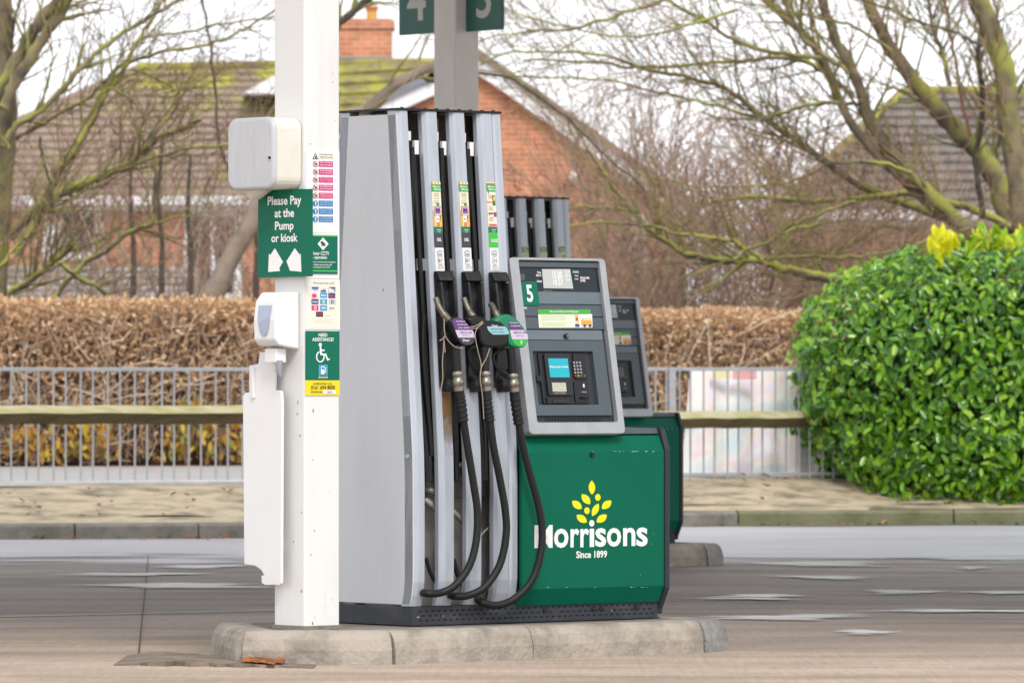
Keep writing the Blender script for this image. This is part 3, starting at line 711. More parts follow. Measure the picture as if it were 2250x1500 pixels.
for a0 in LEFTS:
    m_ = MB(PUMP); m_.box(FT, a0 - .045, a0, pix(FT, 940, 592)[1], pix(FT, 940, 566)[1], -.06, -.045, BRK)
    x, y = a0 - .022, pix(FT, 940, 579)[1]; m_.tube([(x, y, -.046), (x, y, -.043)], .008, BLACKP, 10, FT); m_.build('cross_bracket', pump)

# stickers on the columns: each a sub-part of its column
def band(mb_, i, p0, p1, mt, z=.0012, th=.0008):
    mb_.rect(FT, p0, p1, z, mt, th)
def ylean(i, y):   # right edge of column i face at photo row y (they lean)
    return [953, 1013, 1073][i] + (y - 243) * .0565
SUNSET, CRM, DKG = ink(240, 205, 140), ink(240, 232, 205), ink(58, 62, 70)
for i in range(3):
    m_ = MB(PUMP); a0 = LEFTS[i]; A0, A1 = a0 + .021, a0 + .0705
    Y = lambda y: pix(FT, ylean(i, y) - 15, y)[1]
    def bar(y0, y1, mt, x0=0., x1=1., z=.0015): m_.box(FT, A0 + (A1 - A0) * x0, A0 + (A1 - A0) * x1, Y(y1), Y(y0), z - .0012, z, mt)
    def txt(s, y0, y1, x0, x1, mt, z=.0025, bold=.012): m_.text(FT, s, (A0 + (A1 - A0) * x0, Y(y1)), (A0 + (A1 - A0) * x1, Y(y0)), z, mt, bold, True)
    bar(400, 498, CRM)
    if i < 2:
        for k in range(6): bar(399.5, 405, ink(240, 150, 50) if k % 2 == 0 else CRM, k / 6, (k + 1) / 6, .0022)
        for k in range(5): bar(462, 498, ink(240, 180, 70) if k % 2 == 0 else SUNSET, k / 5, (k + 1) / 5, .0020)
        for k, s in enumerate(['No card needed', 'use your app', 'earn points', 'every litre', 'save more']): txt(s, 424 + k * 5, 427.5 + k * 5, .18, .75, ink(90, 85, 75), bold=0)
        bar(447, 452, ink(70, 130, 80), .45, .75, .0026)
        bar(453, 474, ink(60, 55, 60), .12, .92, .0028); bar(454.5, 472.5, ink(245, 240, 235), .17, .87, .0036); bar(456, 470, ink(150, 90, 165), .22, .80, .0044)
        bar(460, 464, ink(60, 25, 80), .32, .5, .0052); bar(460, 464, ink(60, 25, 80), .56, .74, .0052)
        bar(474, 488, ink(250, 248, 240), .28, .66, .0036); txt('More', 479, 483, .36, .60, INKB, .0046); bar(476, 480, ink(90, 60, 40), .72, .82, .0036); bar(483, 487, ink(90, 60, 40), .66, .76, .0036)
        bar(488, 497, ink(220, 130, 60), .36, .68, .0036)
    else:
        bar(402, 406, ink(200, 120, 90), 0, 1, .0022)
        for (y, s) in ((421, '1'), (447, '2'), (470, '3')):
            txt(s, y, y + 5, .15, .22, INKB)
            for q in range(3): txt('scan to earn', y + 6.5 + q * 3.2, y + 9 + q * 3.2, .15, .6, ink(110, 100, 95), bold=0)
        bar(443, 445.5, ink(220, 90, 80), 0, .8, .0022); bar(467, 468.5, ink(220, 140, 120), 0, .7, .0022); bar(492, 497, ink(225, 85, 75), .1, .95, .0022)
        bar(429, 451, ink(50, 60, 60), .62, .93, .0028); bar(431, 441, ink(240, 200, 90), .68, .88, .0038); bar(441, 449, ink(30, 140, 90), .67, .89, .0038)
        bar(466, 476, ink(130, 80, 140), .68, .98, .003); bar(467.5, 471, ink(120, 80, 60), .1, .6, .003)
    bar(405, 421, ink(60, 165, 75), -.03 if i < 2 else 0, 1, .0030)
    txt('More at', 407.5, 412.5, .12, .85, WPRINT, .004, .02); txt('MyMorrisons', 414, 419.5, .2, .98, WPRINT, .004, .02)
    bar(498, 511, ink(10, 115, 80), 0, 1, .0018); txt('Good things', 503, 507, .35, .8, WPRINT, .003, .02); txt('are here', 508, 510.3, .4, .72, WPRINT, .003)
    gb = ylean
    if i < 2: bar(511, 544, DKG, 0, 1, .0016); txt('DIESEL', 523, 530, .28, .78, WPRINT, .003, .02)
    else: bar(511, 544, ink(60, 190, 65), 0, 1, .0016); txt('UNLEADED', 525, 532, .2, .98, WPRINT, .003, .02)
    bar(544.3, 595, ink(244, 244, 244), 0, 1, .0016)
    txt('BS EN 590' if i < 2 else 'BS EN 228', 549, 552, .35, .75, INKB, .003, 0); txt('Diesel' if i < 2 else 'Petrol', 554, 561.5, .2, .78, INKB, .003, 0)
    bar(552.8, 553.2, INKB, .12, .9, .0026); bar(562.6, 563, INKB, .12, .9, .0026); bar(584.4, 584.8, INKB, .12, .9, .0026)
    Y0, Y1 = Y(580.5), Y(564.5); cxs = (A0 + A1) / 2 + .002
    if i < 2:
        h_ = (Y1 - Y0) / 2; m_.prism(FT, rr(cxs - h_ * .86, cxs + h_ * .86, Y0, Y1, .004), .0012, .0022, INKB); m_.prism(FT, rr(cxs - h_ * .74, cxs + h_ * .74, Y0 + .0018, Y1 - .0018, .003), .0022, .0030, WPRINT)
    else:
        q = [(cxs + .018 * math.cos(t * .3142), (Y0 + Y1) / 2 + .0165 * math.sin(t * .3142)) for t in range(20)]; m_.prism(FT, q, .0012, .0022, INKB)
        m_.prism(FT, [(cxs + (x - cxs) * .9, (Y0 + Y1) / 2 + (y - (Y0 + Y1) / 2) * .9) for x, y in q], .0022, .0030, WPRINT)
    txt('B7' if i < 2 else 'E10', 568.5, 576.5, .34, .74, INKB, .004, .01)
    txt('B7 Diesel' if i < 2 else 'E10 Petrol', 581, 583.5, .35, .75, INKB, .003, 0)
    for k, s in enumerate((['suitable for diesel', 'vehicles only'] if i < 2 else ['Suitable for most', 'petrol vehicles', 'check before use'])): txt(s, 586 + k * 3, 588.2 + k * 3, .2, .9, INKB, .003, 0)
    st = m_.build('column_label', cols[i])
    # nozzle boot
    m_ = MB(PUMP); x0, x1 = a0 + .004, a0 + .090
    Yb = lambda y: pix(FT, 960, y)[1]
    top, bot = Yb(597), Yb(862)
    m_.box(FT, x0, x1, bot + .02, top, .0035, .010, BOOT)
    m_.prism(FT @ frame((0, 0, 0), (0, 1, 0), (0, 0, 1), (1, 0, 0)), [(top, .01), (top, .030), (Yb(618), .052), (Yb(621), .01)], x0, x1, BOOT)         # hood
    m_.prism(FT @ frame((0, 0, 0), (0, 1, 0), (0, 0, 1), (1, 0, 0)), [(Yb(621), .01), (Yb(621), .05), (Yb(690), .062), (Yb(730), .05), (Yb(800), .03), (Yb(830), .02), (Yb(840), .01)], x0, x0 + .012, BOOT)
    m_.prism(FT @ frame((0, 0, 0), (0, 1, 0), (0, 0, 1), (1, 0, 0)), [(Yb(621), .01), (Yb(621), .05), (Yb(690), .056), (Yb(715), .03), (Yb(720), .01)], x1 - .014, x1, BOOT)
    m_.prism(FT @ frame((0, 0, 0), (0, 1, 0), (0, 0, 1), (1, 0, 0)), [(bot, .01), (bot, .04), (Yb(850), .055), (Yb(835), .05), (Yb(822), .01)], x0 + .01, x1 - .012, BOOT)
    # hook arm at the foot
    q = [(x1 - .03, Yb(812), .03), (x1 - .012, Yb(824), .055), (x1 - .012, Yb(845), .06), (x1 - .03, Yb(857), .045)]
    m_.tube(cr(q, 4), .009, BOOT, 8, FT)
    m_.build('nozzle_boot', pump, bev=.003)
# brown spill stain under the first boot: a thin see-through film
def stainm():
    m = bpy.data.materials.new('brown fuel film'); m.use_nodes = True; t = m.node_tree; n = t.nodes; b = n['Principled BSDF']
    b.inputs['Base Color'].default_value = (.16, .075, .012, 1); b.inputs['Roughness'].default_value = .5
    c = n.new('ShaderNodeTexCoord'); nz = n.new('ShaderNodeTexNoise'); nz.inputs['Scale'].default_value = 14; nz.inputs['Detail'].default_value = 5
    t.links.new(c.outputs['Object'], nz.inputs['Vector']); sx = n.new('ShaderNodeSeparateXYZ'); t.links.new(c.outputs['Object'], sx.inputs[0])
    mr = n.new('ShaderNodeMapRange'); mr.inputs[1].default_value = .70; mr.inputs[2].default_value = 1.0; mr.inputs[3].default_value = -.4; mr.inputs[4].default_value = 1.2
    t.links.new(sx.outputs[2], mr.inputs[0]); a = n.new('ShaderNodeMath'); a.operation = 'ADD'; a.use_clamp = True; t.links.new(mr.outputs[0], a.inputs[0])
    q = n.new('ShaderNodeMath'); q.operation = 'MULTIPLY_ADD'; q.inputs[1].default_value = 1.4; q.inputs[2].default_value = -.55; t.links.new(nz.outputs[0], q.inputs[0]); t.links.new(q.outputs[0], a.inputs[1])
    tr = n.new('ShaderNodeBsdfTransparent'); ms = n.new('ShaderNodeMixShader'); t.links.new(a.outputs[0], ms.inputs[0]); t.links.new(tr.outputs[0], ms.inputs[1]); t.links.new(b.outputs[0], ms.inputs[2])
    t.links.new(ms.outputs[0], n['Material Output'].inputs[0]); return m
m_ = MB(PUMP); a0 = LEFTS[0]; cs_ = [.66, .74, .82, .9, 1.0]
m_.add([(a, bf(c) - .0008, c) for c in cs_ for a in (a0 + .0205, a0 + .0705)], [(2 * k, 2 * k + 1, 2 * k + 3, 2 * k + 2) for k in range(4)], stainm(), PUMP)
m_.build('fuel_stain', cols[0])

# ---- display head (leaning cabinet)
cy = Vector((0, .14, .773)).normalized()
FC = PUMP @ frame((0, -.05, .817), (1, 0, 0), cy, (0, -cy.z, cy.y))
fa = [pix(FC, 1160, 953), pix(FC, 1368, 951), pix(FC, 1326, 570), pix(FC, 1113, 566)]
X0 = (fa[0][0] + fa[3][0]) / 2; X1 = (fa[1][0] + fa[2][0]) / 2; H0, H1 = 0.0, (fa[2][1] + fa[3][1]) / 2
m_ = MB(PUMP)
# carcass behind the frame, symmetrical to the rear
FCs = PUMP @ frame((0, 0, 0), (0, 1, 0), (0, 0, 1), (1, 0, 0))
ct = .817 + H1 * cy.z; bt = -.05 + H1 * cy.y
m_.prism(FCs, [(-.035, .824), (bt + .017, ct - .004), (DEP - bt - .017, ct - .004), (DEP + .035, .824)], X0 + .006, X1 - .006, SLATED); m_.build('head_casing', pump, bev=.01, seg=3)
head = MB(PUMP)
m_ = head
fw = .030
def ringframe(mb_, F, ox0, ox1, oy0, oy1, ix0, ix1, iy0, iy1, z0, z1, mt, r=.02):
    o = rr(ox0, ox1, oy0, oy1, r, 4); i_ = rr(ix0, ix1, iy0, iy1, r * .5, 4); n = len(o)
    vs = [(x, y, z0) for x, y in o] + [(x, y, z1) for x, y in o] + [(x, y, z1) for x, y in i_] + [(x, y, z0) for x, y in i_]
    fs = []
    for j in range(3):
        for k in range(n): q = (k + 1) % n; fs.append((j * n + k, j * n + q, (j + 1) * n + q, (j + 1) * n + k))
    mb_.add(vs, fs, mt, F)
ix0 = pix(FC, 1180, 925)[0]; ix1 = pix(FC, 1347, 925)[0]; iy0 = pix(FC, 1260, 928)[1]; iy1 = pix(FC, 1220, 575)[1]
ringframe(m_, FC, X0, X1, H0, H1, X0 + .052, X1 - .034, iy0, H1 - .012, -.03, .016, FRAMEM)
hf = m_.build('head_frame', pump, bev=.004)
def hx(t): return X0 + .052 + (X1 - .034 - X0 - .052) * t
def hy(py): return pix(FC, 1240, py)[1]
m_ = MB(PUMP)
m_.box(FC, hx(0) - .004, hx(1) + .004, iy0 - .004, H1 - .01, -.03, -.012, SLATED)
m_.box(FC, hx(0), hx(1), hy(588), H1 - .016, -.012, .004, SLATE)
m_.box(FC, hx(0), hx(1), hy(668), hy(640.5), -.012, -.002, SLATE2)
m_.box(FC, hx(0), hx(1), hy(695), hy(669.5), -.012, -.001, SLATE); m_.box(FC, hx(0), hx(1), hy(723), hy(696.5), -.012, -.001, SLATE)
m_.build('fascia', pump, bev=.0015)
m_ = MB(PUMP); m_.box(FC, hx(0), hx(1), hy(640), hy(589), -.012, -.003, GLASS); dsp = m_.build('display_window', pump)
m_ = MB(PUMP); D = -.002
LCD = mat('lcd grey', (.44, .46, .45), .3); m_.poly(FC, [(1191, 591), (1253, 591), (1260, 634), (1195, 633)], D, LCD)
m_.build('price_screen', dsp)
m_ = MB(PUMP); SEG = ink(245, 247, 245)
for s, a, b in (('15.00', (1213, 595), (1236, 612)), ('10.57', (1215, 613), (1238, 627)), ('151.9', (1241, 594), (1251, 602)), ('147.9', (1242, 603), (1252, 610)), ('147.9', (1243, 612), (1253, 618))):
    m_.text(FC, s, a, b, D + .002, SEG, .02)
for s, a, b in (('This', (1180, 596), (1189, 601)), ('Sale £', (1178, 602), (1190, 607)), ('Litres', (1180, 615), (1191, 620)), ('PRICE PER', (1275, 608), (1296, 613)), ('LITRE', (1275, 614), (1287, 619)), ('Diesel', (1263, 604), (1271, 607)), ('Diesel', (1263, 611), (1271, 614))):
    m_.text(FC, s, a, b, D + .001, WPRINT, .025)
m_.rect(FC, (1257, 593.5), (1273, 601), D, ink(40, 120, 95)); m_.text(FC, 'Unleaded', (1259, 595.5), (1271, 599), D + .002, WPRINT)
m_.text(FC, 'minimum delivery 2 litres', (1194, 637.5), (1213, 639), D + .001, WPRINT, 0)
for k in range(6): m_.text(FC, 'hours', (1141 + k * .5, 602 + k * 2.4), (1153, 603.4 + k * 2.4), D + .001, ink(200, 205, 210), 0)
m_.build('lettering', dsp)
m_ = MB(PUMP); m_.poly(FC, [(1144, 619), (1178, 619), (1184.5, 671), (1150, 671)], -.002, GREENS, .006); npl = m_.build('number_plate', pump)
m_ = MB(PUMP); m_.text(FC, '5', (1153, 626), (1171, 664), .0055, WPRINT, .025); m_.text(FC, '24 HRS', (1142, 674), (1158, 679), .001, WPRINT); m_.build('numeral', npl)
# payment notice
m_ = MB(PUMP); m_.poly(FC, [(1181, 680), (1296, 680), (1299, 720), (1184, 720)], .0005, ink(226, 236, 205)); nt_ = m_.build('payment_notice', pump)
m_ = MB(PUMP); D = .003; m_.poly(FC, [(1181, 680), (1295, 680), (1296, 690), (1181.5, 690)], D - .001, ink(70, 170, 60)); m_.text(FC, 'Pay at the Pump Card Payment', (1206, 682), (1270, 688.5), D + .002, WPRINT, .012)
for k, s in enumerate(['You can pay at the pump by card using contactless', 'or chip and pin. Insert your card when asked and', 'wait for the pump to authorise your payment before', 'lifting the nozzle. The most we can hold is £99.', '', 'If you would rather pay in the kiosk press the', 'kiosk button and lift the nozzle from its holder', 'then come in to pay when you have finished']):
    if s: m_.text(FC, s, (1189 + k * .3, 692.5 + k * 3.2), (1240 + (k % 3) * 3, 694.4 + k * 3.2), D, ink(70, 70, 65), 0)
m_.poly(FC, [(1258, 692), (1300, 690), (1301, 719), (1259, 719)], D - .0012, ink(248, 246, 240))
m_.rect(FC, (1261, 692), (1271, 693.6), D, ink(235, 150, 40)); m_.rect(FC, (1261.5, 693.6), (1271, 713), D, ink(245, 205, 120)); m_.rect(FC, (1263, 697), (1269.5, 705), D + .001, ink(200, 90, 60)); m_.rect(FC, (1262, 712), (1272, 718), D + .001, ink(40, 70, 160))
m_.poly(FC, [(1276, 703), (1281, 699), (1298, 699), (1299.5, 716), (1276, 716)], D, ink(245, 170, 40)); m_.poly(FC, [(1279, 704), (1282, 700.5), (1297, 700.5), (1298, 704)], D + .0012, ink(250, 225, 190))
for cx in (1283.5, 1295): m_.poly(FC, [(cx + 3 * math.cos(k * .5), 715.5 + 3.4 * math.sin(k * .5)) for k in range(12)], D + .0012, ink(35, 70, 140))
m_.build('notice_print', nt_)
# lower door with the pay terminal
m_ = MB(PUMP); dx0, dx1 = hx(0) + .002, hx(1) - .02
dyb, dyt = hy(913), hy(725)
m_.box(FC, dx0, dx1, hy(747), dyt, -.012, .001, SLATE2)
tx0, tx1 = pix(FC, 1176, 830)[0], pix(FC, 1308, 830)[0]; ty0, ty1 = hy(889), hy(772)
ringframe(m_, FC, dx0, dx1, dyb, hy(748), tx0, tx1, ty0, ty1, -.012, .004, SLATE, .004)
m_.build('terminal_door', pump, bev=.002)
m_ = MB(PUMP); m_.box(FC, tx0 - .005, tx1 + .005, ty0 - .005, ty1 + .005, -.03, -.020, SLATE2); m_.build('recess', pump)
m_ = MB(PUMP)
m_.box(FC, hx(.15), hx(.85), hy(926), hy(916), -.0115, -.010, BLACKP)
for k in range(18): m_.box(FC, hx(.2 + k * .035), hx(.2 + k * .035) + .002, hy(925), hy(917), -.010, -.007, SLATED)
m_.build('grille', pump)
m_ = MB(PUMP); x, y = pix(FC, 1242, 739); m_.tube([(x, y, 0), (x, y, .012)], .0115, BLACKP, 14, FC); m_.tube([(x + .003, y, .0), (x + .003, y, .014)], .005, CHROME, 10, FC); m_.build('door_lock', pump)
m_ = MB(PUMP); x, y = pix(FC, 1181, 832); m_.box(FC, x - .013, x + .013, y - .017, y + .017, -.02, .012, BLACKP); m_.build('latch', pump, bev=.006)
# terminal
ex0, ex1 = pix(FC, 1189, 830)[0], pix(FC, 1291, 830)[0]; ey0, ey1 = hy(888), hy(775)
m_ = MB(PUMP); m_.prism(FC, rr(ex0, ex1, ey0, ey1, .012), -.02, -.002, BLACKP); trm = m_.build('pay_terminal', pump, bev=.003)
m_ = MB(PUMP); gx0, gx1 = pix(FC, 1199, 830)[0], pix(FC, 1254, 830)[0]
m_.prism(FC, rr(gx0, gx1, hy(870), hy(776), .012), -.002, .008, GLASS); m_.build('screen_bezel', trm, bev=.003)
SCR = mat('lit cyan screen', lin((0, 150, 165)), .3, emit=.25)
m_ = MB(PUMP); sx0, sx1 = pix(FC, 1204, 810)[0], pix(FC, 1247, 810)[0]; m_.box(FC, sx0, sx1, hy(829.5), hy(788), .0082, .0092, SCR); scr = m_.build('screen', trm)
m_ = MB(PUMP); m_.text(FC, 'Please pay at kiosk', (sx0 + .003, hy(809.5)), (sx1 - .003, hy(804)), .0100, WPRINT, .02, True); m_.build('lettering', scr)
m_ = MB(PUMP); x0, y0 = pix(FC, 1212, 861); x1, y1 = pix(FC, 1240, 841); m_.box(FC, x0, x1, y0, y1, .0082, .0092, mat('receipt window', (.50, .50, .38), .4, var=.3, scale=60)); m_.text(FC, 'receipt', (x0 + .006, y0 - .009), (x1 - .006, y0 - .005), .0092, WPRINT, 0, True); m_.build('receipt_screen', trm)
m_ = MB(PUMP)
kx0, ky1 = pix(FC, 1257, 776); kx1, ky0 = pix(FC, 1291, 833)
m_.prism(FC, rr(kx0, kx1 - .002, ky0, ky1 - .002, .006), -.002, .004, BLACKP); m_.build('keypad_shroud', trm, bev=.002)
KEY = mat('grey key', (.30, .30, .31), .4)
for r_ in range(5):
    for c in range(3 if r_ < 4 else 4):
        m_ = MB(PUMP); x, y = pix(FC, 1259 + c * 6.6 + r_ * .9, 797 + r_ * 7.2)
        m_.box(FC, x - .0045, x + .0045, y - .0042, y + .0042, .0042, .0075, KEY if r_ < 4 else mat('coloured key %d' % c, lin([(150, 50, 40), (150, 150, 60), (90, 110, 60), (60, 110, 60)][c]), .4)); m_.build('key', trm)
m_ = MB(PUMP); x0, y1 = pix(FC, 1259, 838); x1, y0 = pix(FC, 1291, 884)
m_.prism(FC, rr(x0, x1, y0, y1, .005), -.002, .003, BLACKP); x, y = pix(FC, 1281, 847); m_.box(FC, x - .008, x + .008, y - .011, y + .011, .003, .0045, ink(70, 70, 72)); m_.box(FC, x - .004, x + .004, y - .008, y + .006, .0047, .0055, WPRINT)
m_.box(FC, x - .02, x + .01, y - .032, y - .028, .003, .010, KEY); m_.box(FC, x - .026, x + .014, y - .058, y - .052, .003, .02, BLACKP); m_.build('card_reader', trm, bev=.001)
m_ = MB(PUMP); x0, y1 = pix(FC, 1200, 873); x1, y0 = pix(FC, 1253, 886); m_.box(FC, x0, x1, y0, y1, -.002, .004, BLACKP); m_.box(FC, x0 + .03, x1 - .03, y0 + .004, y0 + .012, .0042, .008, SLATED)
for k in range(3): m_.box(FC, x0 + .004, x0 + .024, y0 + .005 + k * .006, y0 + .007 + k * .006, .0042, .0055, SLATED)
m_.build('receipt_slot', trm)

# ---- lower cabinet
GA0, GA1 = .584, 1.405; KZ = .095
m_ = MB(PUMP)
cs = [(-.002, .105), (-.042, .205), (-.042, .785), (-.012, .858)]
def panel(mb_, x0, x1, prof, mt, th=.02):
    rings = []
    for x in (x0, x1):
        rings.append([(x, b, c) for b, c in prof] + [(x, b + th, c) for b, c in prof[::-1]])
    mb_.loft(rings, mt, PUMP)
FP = PUMP @ frame((0, -.042, 0), (1, 0, 0), (0, 0, 1), (0, -1, 0))
cT, cM, cL, cB = pix(FP, 1300, 957)[1], pix(FP, 1300, 992)[1], pix(FP, 1300, 1290)[1], pix(FP, 1300, 1327)[1]
panel(m_, GA0, GA1, [(-.008, cB), (-.042, cL), (-.042, cM), (-.006, cT)], GREEN); gp = m_.build('lower_door', pump, bev=.003)
m_ = MB(PUMP)
panel(m_, GA0, GA1, [(DEP + .042, cL), (DEP + .042, cM), (DEP + .006, cT)], GREEN, -.02); m_.build('rear_door', pump)
m_ = MB(PUMP)
endp = [(.0, .02), (-.002, cB - .03), (-.050, cL - .01), (-.050, cM + .01), (-.016, cT + .028), (-.004, cT + .036)]
FE = PUMP @ frame((0, 0, 0), (0, 1, 0), (0, 0, 1), (1, 0, 0))
m_.prism(FE, endp + [(DEP - b, c) for b, c in endp[::-1]], GA1 + .003, GA1 + .03, SLATED); m_.build('end_panel', pump, bev=.006)
m_ = MB(PUMP); m_.box(PUMP, GA0, GA1 + .001, .012, DEP - .012, .09, cT + .002, SLATED); m_.prism(FE, [(-.006, cT + .006), (.004, cT + .032), (DEP - .004, cT + .032), (DEP + .006, cT + .006)], GA0, GA1 + .001, SLATE); m_.build('cabinet_body', pump, bev=.004)
m_ = MB(PUMP); x, y = pix(FP, 1300, 998.5); m_.tube([(x, y, 0), (x, y, .008)], .0105, BLACKP, 14, FP); m_.build('door_lock', gp)
# logo: leaves, name, date
m_ = MB(PUMP); YL = ink(255, 236, 0)
Zm = .38                       # zoom 7 is .3734 photo px per unit
def zp(x, y): return (1100 + x * .37344, 920 + y * .37333)
def leaf(pts): m_.poly(FP, [zp(*p) for p in cr(pts + [pts[0]], 5)[:-1]], .0006, YL, .0008)
def lens_(p, q, wd, sx=1):
    """leaf from point p to q with bulge"""
    a, b = Vector(p), Vector(q); d = b - a; nn = Vector((-d.y, d.x)).normalized(); o = []
    for s in (1, -1):
        for k in range(9):
            t = k / 8 if s > 0 else 1 - k / 8
            o.append(tuple(a + d * t + nn * s * wd * math.sin(math.pi * t) ** .75))
    m_.poly(FP, [zp(*p_) for p_ in o], .0006, YL, .0008)
lens_((535, 362), (537, 445), 19); lens_((477, 442), (525, 501), 21); lens_((420, 482), (476, 528), 21); lens_((446, 565), (506, 608), 21)
lens_((650, 480), (595, 528), 21); lens_((624, 563), (564, 607), 21); lens_((575, 497), (538, 571), 18)
for (cx, cy_, rx, ry) in ((571, 461, 16, 20), (507, 539, 16, 20)): m_.poly(FP, [zp(cx + rx * math.cos(k * .3142), cy_ + ry * math.sin(k * .3142)) for k in range(20)], .0006, YL, .0008)
m_.build('leaf_emblem', gp)
m_ = MB(PUMP)
m_.poly(FP, [zp(535 + 15 * math.cos(k * .3142), 613 + 19 * math.sin(k * .3142)) for k in range(20)], .0006, WPRINT, .0008)
for ch, x0, x1, y0, y1 in (('M', 198, 305, 625, 757), ('o', 313, 398, 645, 757), ('r', 410, 462, 646, 754), ('r', 468, 520, 645, 753), ('ı', 523, 549, 645, 752), ('s', 556, 620, 642, 751), ('o', 624, 708, 641, 750), ('n', 720, 792, 640, 746), ('s', 798, 864, 638, 748)):
    m_.text(FP, ch, zp(x0, y0), zp(x1, y1), .0012, WPRINT, .022)
m_.text(FP, 'Since 1899', zp(444, 777), zp(625, 815), .0012, WPRINT, .025)
m_.build('lettering', gp)
# scuffs on the folded edges of the door
m_ = MB(PUMP); rz_ = random.Random(6); SCUF = mat('bare scuff', (.62, .66, .62), .6)
for k in range(26):
    px = rz_.choice([rz_.uniform(1385, 1440), rz_.uniform(1180, 1440)]); py = rz_.choice([991.5, 991, rz_.uniform(1000, 1280), 1289.5]); x, y = pix(FP, px, py)
    l_ = rz_.uniform(.001, .006) if py in (991.5, 991, 1289.5) else rz_.uniform(.0008, .002)
    m_.box(FP, x - l_, x + l_, y - .0008, y + .0008, .0002, .0010, SCUF)
tag(m_.build('scuffs', gp), kind='stuff')
# plinth
m_ = MB(PUMP)
m_.box(PUMP, .0, GA1 + .002, 0, DEP, .0, .082, KICK); kp = m_.build('plinth', pump, bev=.004)
FK = PUMP @ frame((0, 0, 0), (1, 0, 0), (0, 0, 1), (0, -1, 0))
m_ = MB(PUMP); SLOT = mat('slot shadow void', (.004, .004, .005), .9)
for r_ in range(3):
    for k in range(40):
        a = .04 + k * .034 + (.017 if r_ % 2 else 0)
        if a < GA1 - .03 and not (r_ == 1 and k % 9 == 4): m_.box(FK, a, a + .017, .020 + r_ * .020, .0265 + r_ * .020, -.002, .0006, SLOT)
m_.build('slots', kp)
m_ = MB(PUMP)
for a in (.75, 1.03, 1.075, 1.28): m_.tube([(a, .052, 0), (a, .052, .005)], .012, BLACKP, 14, FK)
for a in (.17, 1.13): m_.tube([(a, .04, 0), (a, .04, .006)], .005, CHROME, 10, FK)
m_.box(FK, .028, .04, .036, .041, .0, .0015, ink(190, 170, 90)); m_.build('bolt', kp)

# ---------------------------------------------------------------- nozzles and hoses (each can be lifted away)
def nozzle(label, root_pt, spout, body, bodym, bands, swivel, sleeve, hose, extra, o=.085):
    M = Matrix.Translation(PUMP @ root_pt) @ Matrix.Rotation(YAW, 4, 'Z')
    t = thing('fuel_nozzle', label, 'fuel nozzle', M, 'nozzles hanging on the near pump')
    W = lambda px, py, oo=o: PUMP @ P(px, py, oo)
    m_ = MB(M); m_.tube(cr([W(x, y, oo) for x, y, oo in spout], 4), [.0135 if i < len(spout) * 2 else .017 for i in range(len(cr(spout, 4)))], mat('stained spout', (.17, .15, .12), .4, .6, var=.4, scale=40), 12); m_.build('spout', t)
    FN = PUMP @ frame((0, -.02 - o, 0), (1, 0, 0), (0, 0, 1), (0, -1, 0))
    m_ = MB(M); q = [pix(FN, *p) for p in body]; cx = sum(p[0] for p in q) / len(q); cy_ = sum(p[1] for p in q) / len(q)
    rings = [[(cx + (x - cx) * s, cy_ + (y - cy_) * s, z) for x, y in q] for s, z in ((.55, -.05), (.9, -.038), (1, -.012), (1, .012), (.95, .02), (.86, .022))]
    m_.loft(rings, bodym, FN, True, True); m_.build('guard', t)
    if bands:
        m_ = MB(M)
        for poly_, cuts in bands:
            for (ya, yb, mt) in cuts:
                pp = clip(poly_, ya, yb)
                if len(pp) > 2: m_.poly(FN, pp, .0225, mt, .001)
        for (s, a, b, mt) in extra.get('text', []): m_.text(FN, s, a, b, .0245, mt, .012)
        m_.build('label_plate', t)
    # grip: ribbed rubber below the guard
    m_ = MB(M); g = cr([W(x, y, oo) for x, y, oo in extra['grip']], 10); m_.tube(g, [extra.get('gr', .021) * (1.0 if i % 2 else .90) for i in range(len(g))], BLACK, 14)
    m_.build('grip', t)
    if 'lever' in extra:
        m_ = MB(M); m_.tube(cr([W(x, y, oo) for x, y, oo in extra['lever']], 6), .007, BLACKP, 8); m_.build('lever', t)
    m_ = MB(M); sw = [W(x, y, oo) for x, y, oo in swivel]; d = sw[1] - sw[0]
    prof = [(0, .020), (.12, .0235), (.22, .0235), (.24, .021), (.4, .021), (.42, .024), (.72, .024), (.74, .021), (.8, .0215), (1, .0215)]
    m_.tube([sw[0] + d * a for a, _ in prof], [r_ for _, r_ in prof], CHROME, 16); m_.build('swivel', t)
    m_ = MB(M); s_ = cr([W(x, y, oo) for x, y, oo in sleeve], 12); k = len(s_)
    m_.tube(s_, [(.0225 if i < k * .25 else (.0235 if i % 3 else .0195)) for i in range(k)], BLACK, 14); m_.build('hose_sleeve', t)
    m_ = MB(M); m_.tube(cr([W(x, y, oo) for x, y, oo in hose], 8), .0165, BLACK, 14); m_.build('hose', t)
    if 'rope' in extra:
        m_ = MB(M)
        r_t = .0024
        for rp2 in extra['rope']: m_.tube(cr([W(x, y, oo) for x, y, oo in rp2], 4), r_t, ROPE, 6)
        m_.build('string_tie', t)
    return t
PUR, LIL, DGR = ink(98, 62, 130), ink(215, 200, 225), ink(60, 62, 70)
def z4(x, y): return (900 + x * .28, 580 + y * .28)
d1 = cr([z4(*p) for p in [(288, 440), (320, 418), (375, 420), (425, 468), (470, 520), (487, 570), (482, 615), (450, 640), (400, 640), (365, 615), (335, 560), (308, 490)]] + [z4(288, 440)], 4)[:-1]
l1 = [((x - 1006) * .9 + 1008, (y - 728) * .92 + 728) for x, y in d1]
